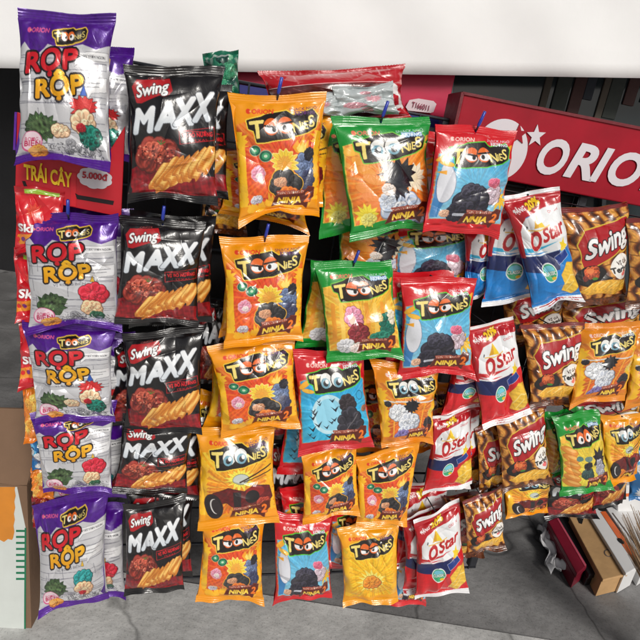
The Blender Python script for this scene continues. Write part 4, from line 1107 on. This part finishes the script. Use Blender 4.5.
conc = mat('concrete', rgb(150, 149, 149), .8, var=.22, scale=3.5, bump=.3, bscale=40)
def worn(m, scale, dark_):
    nt = m.node_tree; N = nt.nodes; L = nt.links; b = N['Principled BSDF']
    src = b.inputs['Base Color'].links[0].from_socket
    tc = N.new('ShaderNodeTexCoord')
    nz = N.new('ShaderNodeTexNoise'); nz.inputs['Scale'].default_value = 5; L.new(tc.outputs['Object'], nz.inputs['Vector'])
    ad = N.new('ShaderNodeVectorMath'); ad.operation = 'MULTIPLY_ADD'; ad.inputs[1].default_value = (.25, .25, 0)
    L.new(nz.outputs['Color'], ad.inputs[0]); L.new(tc.outputs['Object'], ad.inputs[2])
    vo = N.new('ShaderNodeTexVoronoi'); vo.feature = 'DISTANCE_TO_EDGE'; vo.inputs['Scale'].default_value = scale; L.new(ad.outputs[0], vo.inputs['Vector'])
    cr = N.new('ShaderNodeMapRange'); cr.inputs['From Max'].default_value = .012; L.new(vo.outputs['Distance'], cr.inputs['Value'])
    st = N.new('ShaderNodeTexNoise'); st.inputs['Scale'].default_value = 2.2; st.inputs['Detail'].default_value = 9; st.inputs['Roughness'].default_value = .7; L.new(tc.outputs['Object'], st.inputs['Vector'])
    s2 = N.new('ShaderNodeMapRange'); s2.inputs['From Min'].default_value = .42; s2.inputs['From Max'].default_value = .6; s2.inputs['To Min'].default_value = .62; L.new(st.outputs['Fac'], s2.inputs['Value'])
    gr = N.new('ShaderNodeTexNoise'); gr.inputs['Scale'].default_value = 160; gr.inputs['Detail'].default_value = 3; L.new(tc.outputs['Object'], gr.inputs['Vector'])
    s3 = N.new('ShaderNodeMapRange'); s3.inputs['From Min'].default_value = .3; s3.inputs['From Max'].default_value = .45; s3.inputs['To Min'].default_value = .7; L.new(gr.outputs['Fac'], s3.inputs['Value'])
    c1 = N.new('ShaderNodeMapRange'); c1.inputs['To Min'].default_value = dark_; L.new(cr.outputs['Result'], c1.inputs['Value'])
    m1 = N.new('ShaderNodeMath'); m1.operation = 'MULTIPLY'; L.new(c1.outputs['Result'], m1.inputs[0]); L.new(s2.outputs['Result'], m1.inputs[1])
    m2 = N.new('ShaderNodeMath'); m2.operation = 'MULTIPLY'; L.new(m1.outputs[0], m2.inputs[0]); L.new(s3.outputs['Result'], m2.inputs[1])
    vm = N.new('ShaderNodeVectorMath'); vm.operation = 'SCALE'; L.new(src, vm.inputs[0]); L.new(m2.outputs[0], vm.inputs['Scale'])
    L.new(vm.outputs[0], b.inputs['Base Color'])


pale = mat('pale_concrete', rgb(222, 222, 220), .8, var=.1, scale=4, bump=.25, bscale=50)
worn(conc, 1.4, .45); worn(pale, 1.1, .55)
sheet('ground', 0, -40, 40, -40, 60, conc)
sheet('pavement', .006, -40, 40, -40, 1.28, pale)
dark = mat('shop_wall', rgb(34, 34, 37), .8, var=.2, scale=3); ceil = mat('shop_ceiling', rgb(70, 70, 74), .8)
w = MB().box((0, 4.2, 1.4), Vector((3.6, 0, 0)), Vector((0, .05, 0)), Vector((0, 0, 1.4))).build('shop_wall', dark)
tag(w, 'dark rear wall deep inside the shop', 'wall')
w = MB().box((-3.6, 2.85, 1.4), Vector((.05, 0, 0)), Vector((0, 1.28, 0)), Vector((0, 0, 1.4))).build('shop_wall', dark)  # unseen, added with the roof above to darken the interior
tag(w, 'unseen dark side wall of the shop, beyond the leftmost bags', 'wall')
w = MB().box((3.6, 2.85, 1.4), Vector((.05, 0, 0)), Vector((0, 1.28, 0)), Vector((0, 0, 1.4))).build('shop_wall', dark)  # unseen, closes the other side against the sky light
tag(w, 'unseen dark side wall of the shop, beyond the red sign', 'wall')
tag(MB().box((0, 2.9, 2.86), Vector((3.8, 0, 0)), Vector((0, 1.4, 0)), Vector((0, 0, .05))).build('unseen_ceiling', ceil), kind='structure')  # unseen roof, added to keep daylight out of the shop
# glazed shopfront behind the sign
gl = mat('dark_glass', rgb(44, 54, 58), .12, var=.3, scale=2, bump=0, spec=.6)
frm = mat('aluminium', rgb(120, 126, 130), .35, metal=.7)
gfr = empty('glass_cabinet', frame(rk(560, 300, -.5), RX, RN), 'dark glass display cabinet behind the red sign', 'cabinet')
gq = [rk(452, 40, -.42), rk(820, 40, -.42), rk(820, 330, -.42), rk(452, 330, -.42)]
MB().poly(gq, -RN * .01).build('glass_pane', gl, gfr)
for (x0, y0, x1, y1) in ((572, 150, 568, 330), (606, 170, 598, 330), (452, 60, 446, 330)):
    a, b = rk(x0, y0, -.40), rk(x1, y1, -.40)
    MB().poly([a - RX * .008, a + RX * .008, b + RX * .008, b - RX * .008], -RN * .03).build('frame_bar', frm, gfr, bevel=.002)
# goods dimly seen in the cabinet
for i in range(9):
    x = 548 + i * 14 + (i * 7 % 5); p = rk(x, 84, -.418)
    MB().box(p + Vector((0, 0, -.03 + .016 * (i * 5 % 4))), RX * (.011 + .004 * (i * 3 % 4)), RN * .003, Vector((0, 0, .06 + .01 * (i % 3)))).build('stacked_carton', mat('carton%d' % (i % 4), [rgb(92, 84, 74), rgb(60, 66, 62), rgb(80, 52, 50), rgb(50, 56, 66)][i % 4], .7), gfr, bevel=.002)
# pale tarpaulin hung above and behind the bags
tp = mat('tarpaulin', rgb(244, 244, 244), .7, var=.05, scale=3, bump=.1, bscale=20)
nu, nv = 80, 16
vs = []
for j in range(nv + 1):
    for i in range(nu + 1):
        x = -120 + 900 * i / nu; yb = 68 + 10 * (x / 640)
        y = -150 + (yb + 150) * j / nv
        p = rk(x, y, -.26 - .008 * math.sin(i * .23 + .5 * math.sin(j * .5)) - .003 * math.sin(i * .6 - j * .5)); vs.append(tuple(p))
vs = np.array(vs); ix = np.arange((nu + 1) * (nv + 1)).reshape(nv + 1, nu + 1)
ff = np.stack([ix[:-1, :-1], ix[1:, :-1], ix[1:, 1:], ix[:-1, 1:]], -1).reshape(-1, 4)
to = link('tarpaulin', quadmesh('tarpaulin', vs, ff, tp)); tag(to, 'white tarpaulin hanging across the shop above the bags', 'tarpaulin')
so = to.modifiers.new('thickness', 'SOLIDIFY'); so.thickness = .003

# ------------------------------------------------------------------ cardboard carton at the left
kraft = mat('kraft', rgb(128, 100, 78), .8, var=.1, scale=8, bump=.15); tape = mat('tape', rgb(222, 140, 44), .3, var=.1, coat=.3, bump=.05)
paper = mat('label_paper', rgb(214, 220, 216), .6, var=.04, bump=.03); green = mat('ink_green', rgb(30, 120, 84), .6)
cp = rk(10, 520, -.16)
n2 = Vector((.12, -1, 0)).normalized(); x2 = Vector((1, .12, 0)).normalized()
def cq(x, y, f=0): return hit(x, y, cp + n2 * f, n2)
carton = empty('cardboard_carton', frame(Vector((cq(-10, 600).x, cq(-10, 600).y, 0)), x2, n2), 'open cardboard carton with orange tape and a white label at the left', 'carton')
tr = cq(27, 486); zt_ = tr.z; xl = cq(-60, 486)
W_ = (tr - xl).dot(x2)
base = tr - x2 * W_
th = .005
def wall(a, b, z0, z1, nm, d):
    MB().poly([Vector((a.x, a.y, z0)), Vector((b.x, b.y, z0)), Vector((b.x, b.y, z1)), Vector((a.x, a.y, z1))], d * th).build(nm, kraft, carton)
wall(base, tr, .008, zt_, 'front_panel', -n2); wall(base - n2 * .3, tr - n2 * .3, .008, zt_, 'rear_panel', n2)
wall(tr - n2 * .006, tr - n2 * .294, .008, zt_, 'side_panel', -x2); wall(base - n2 * .006, base - n2 * .294, .008, zt_, 'side_panel', x2)
q = [cq(-60, 485), cq(27, 485), cq(29, 462) - n2 * .05, cq(26, 430) - n2 * .10, cq(-60, 428) - n2 * .10]
MB().poly(q, -n2 * th).build('front_flap', kraft, carton)
q = [tr - n2 * .01 + Vector((0, 0, .002)), tr - n2 * .29 + Vector((0, 0, .002)), tr - n2 * .28 + x2 * .02 + Vector((0, 0, .05)), tr - n2 * .02 + x2 * .018 + Vector((0, 0, .06))]
MB().poly(q, -x2 * th).build('side_flap', kraft, carton)
MB().poly([cq(-60, 486, .001), cq(17, 487, .001), cq(26, 530, .001), cq(25, 640, .001), cq(-60, 640, .001)], -n2 * .0008).build('label_sheet', paper, carton)
for k in range(9):
    MB().poly([cq(16, 530 + 6 * k, .0016), cq(24.5, 530 + 6 * k, .0016), cq(24.5, 532 + 6 * k, .0016), cq(16, 532 + 6 * k, .0016)], -n2 * .0004).build('green_line', green, carton)
MB().poly([cq(24.6, 528, .0016), cq(26.2, 528, .0016), cq(25.6, 640, .0016), cq(24, 640, .0016)], -n2 * .0004).build('green_line', green, carton)
zz = [(15, 487)]
for k in range(9): zz.append((15 - .2 * k + (.7 if k % 2 else -.4), 490 + 6 * k))
zz += [(12, 540), (8, 539), (4, 542), (0, 540), (-60, 541), (-60, 487)]
MB().poly([cq(x, y, .0024) for x, y in zz], -n2 * .0006).build('tape', tape, carton)

# ------------------------------------------------------------------ boxes, paper and broom on the floor at the right
G_BOX = 'flat boxes on the floor at the right'
def floorbox(name, quad, ztop, thick, m, label, cat='box', extra=None):
    P = [fl(x, y, ztop) for x, y in quad]
    c = sum(P, Vector()) / 4
    o = empty(name, Matrix.Translation((c.x, c.y, 0)), label, cat, G_BOX)
    MB().poly(P, Vector((0, 0, -thick))).build('lid', m, o, bevel=.003)
    Pb = [c + (p - c) * .96 for p in P]
    MB().poly([Vector((p.x, p.y, ztop - thick - .001)) for p in Pb], Vector((0, 0, -(ztop - thick - .004)))).build('tray', extra or m, o, bevel=.002)
    return o


maroon = mat('maroon_card', rgb(128, 24, 46), .45, coat=.2, bump=.05); black = mat('black_card', rgb(30, 28, 32), .5, bump=.05); tan = mat('tan_card', rgb(196, 156, 108), .8, bump=.12)
wcard = mat('white_card', rgb(232, 232, 232), .5, var=.03, bump=.04); orange = mat('orange_card', rgb(236, 112, 54), .5, bump=.04)
mark = mat('ink_grey', rgb(110, 100, 96), .7); hole = mat('hole_dark', rgb(20, 18, 18), .8)


def patch(px, z, m, name, parent):
    return MB().poly([fl(x, y, z) for x, y in px], Vector((0, 0, -.0008))).build(name, m, parent)


def oval(x, y, a, b, rot, n=20):
    c, q = math.cos(rot), math.sin(rot)
    return [(x + a * math.cos(t) * c - b * math.sin(t) * q, y + a * math.cos(t) * q + b * math.sin(t) * c) for t in [k / n * 6.28318 for k in range(n)]]


pinkc = mat('pink_card', rgb(196, 84, 104), .5)
o = floorbox('flat_box', [(548, 521), (557, 517), (587, 566), (577, 574)], .075, .02, maroon, 'narrow maroon box next to the crumpled white paper')
patch([(557, 518.5), (558.5, 518), (586.5, 565), (585, 566.5)], .0762, pinkc, 'pale_edge', o)
o = floorbox('flat_box', [(558, 517), (571, 516), (604, 572), (589, 575)], .06, .02, black, 'black box between the maroon and the tan ones')
o = floorbox('flat_box', [(569, 516), (592, 514), (628, 574), (603, 580)], .085, .012, tan, 'tan cardboard box between the black and the white ones')
patch([(577, 518), (584, 517), (582, 524), (579, 523)], .0862, hole, 'torn_notch', o)
patch(oval(608, 553, 4.2, 3.4, .6), .0862, mark, 'round_stamp', o); patch(oval(608, 553, 3.2, 2.5, .6), .0872, tan, 'round_stamp', o)
o = floorbox('flat_box', [(587, 511), (600, 507), (640, 566), (626, 574)], .10, .012, wcard, 'white box with an orange band, right of the tan one')
patch([(600.5, 512), (605, 510.5), (640, 560), (634.5, 563)], .1012, orange, 'orange_band', o)
patch(oval(603, 509, 4.5, 2.2, .1), .1022, hole, 'hand_hole', o); patch(oval(621, 541, 4.2, 1.8, .7), .1022, hole, 'hand_hole', o)
o = floorbox('flat_box', [(606, 508), (628, 502), (668, 552), (646, 566)], .105, .012, wcard, 'plain white box lying beside the orange banded one')
patch([(612, 513), (613, 512.6), (640, 549), (639, 549.6)], .1062, mark, 'flap_slit', o)
bp0 = fl(640, 530, .004)
def wq(x, y, f=0): return hit(x, y, bp0 + RN * f, RN)
P = [wq(618, 486), wq(668, 484), wq(668, 530), wq(618, 530)]
for k in (2, 3): P[k].z = .003
wb = empty('carton_box', frame((P[2] + P[3]) / 2, RX, RN), 'upright white box with a thin orange line at the right edge', 'box')
MB().poly(P, -RN * .12).build('body', wcard, wb, bevel=.003)
MB().poly([wq(618.5, 494, .0015), wq(662, 492, .0015), wq(662, 495, .0015), wq(618.5, 497, .0015)], -RN * .001).build('orange_line', orange, wb)
# crumpled paper
rs = np.random.RandomState(5)
n_ = 40; vs = []
p00, p10, p11, p01 = fl(537, 529, .02), fl(549, 525, .02), fl(572, 570, .02), fl(550, 574, .02)
for j in range(n_ + 1):
    for i in range(n_ + 1):
        a, b = i / n_, j / n_
        p = (p00 * (1 - a) + p10 * a) * (1 - b) + (p01 * (1 - a) + p11 * a) * b
        z = .03 + .02 * abs(math.sin(a * 7 + 3 * b)) + .015 * abs(math.sin(b * 11 - 4 * a + 1)) + .008 * abs(math.sin(17 * a + 9 * b))
        vs.append((p.x + .012 * math.sin(b * 13), p.y + .01 * math.sin(a * 15), z - .025))
ix = np.arange((n_ + 1) ** 2).reshape(n_ + 1, n_ + 1)
ff = np.stack([ix[:-1, :-1], ix[1:, :-1], ix[1:, 1:], ix[:-1, 1:]], -1).reshape(-1, 4)
pp = link('crumpled_paper', quadmesh('crumpled_paper', vs, ff, mat('white_paper', rgb(226, 226, 228), .7, var=.03)))
tag(pp, 'crumpled sheet of white paper on the floor beside the maroon box', 'paper')
so = pp.modifiers.new('thickness', 'SOLIDIFY'); so.thickness = .0015
# broom, bristles up
br = random.Random(3)
bb = fl(690, 650, .16); tip = rk(640, 512, -.02)
broom = empty('straw_broom', Matrix.Translation((bb.x, bb.y, 0)), 'straw broom with frayed bristles in the lower right corner', 'broom')
ax_ = (tip - bb); sv = ax_.cross(Fw).normalized(); m_ = MB()
for k in range(260):
    t = br.uniform(-1, 1); d = br.uniform(-.02, .02); q = br.uniform(.72, 1.04) * (1 - .12 * t * t)
    a = bb + sv * (t * .02) + Fw * d
    e = bb + ax_ * q + sv * (t * .07 + br.uniform(-.01, .01)) + Fw * d * 2
    m_.tube([a, a * .5 + e * .5 + sv * br.uniform(-.006, .006), e], [.0016, .0014, .0006], n=4)
m_.build('bristles', mat('straw', rgb(150, 122, 92), .8, var=.25, scale=30), broom)
MB().tube([bb - ax_ * .35, bb + ax_ * .12], .028, n=14).build('binding', mat('binding_straw', rgb(120, 86, 56), .7), broom, smooth=True)

# ------------------------------------------------------------------ light
wd = bpy.data.worlds.new('World'); scene.world = wd; wd.use_nodes = True
nt = wd.node_tree; bg = nt.nodes['Background']
sky = nt.nodes.new('ShaderNodeTexSky'); sky.sky_type = 'NISHITA'; sky.sun_disc = False
to_sun = Vector((.42, -.8, .6)).normalized()
el = math.asin(to_sun.z); az = math.atan2(to_sun.x, to_sun.y)
sky.sun_elevation = el; sky.sun_rotation = az; sky.dust_density = 4; sky.air_density = 1.0; sky.ozone_density = 1
hs = nt.nodes.new('ShaderNodeHueSaturation'); hs.inputs['Saturation'].default_value = .35
nt.links.new(sky.outputs[0], hs.inputs['Color']); nt.links.new(hs.outputs[0], bg.inputs['Color'])
bg.inputs['Strength'].default_value = .052
sl = bpy.data.lights.new('sun', 'SUN'); sl.energy = 1.9; sl.angle = R(20); sl.color = (1, .96, .9)
so = bpy.data.objects.new('sun', sl); C.objects.link(so); so.rotation_euler = to_sun.to_track_quat('Z', 'Y').to_euler()
vs_ = scene.view_settings
vs_.view_transform = 'Standard'; vs_.look = 'None'; vs_.gamma = 1; vs_.exposure = .02
scene.cycles.max_bounces = 8
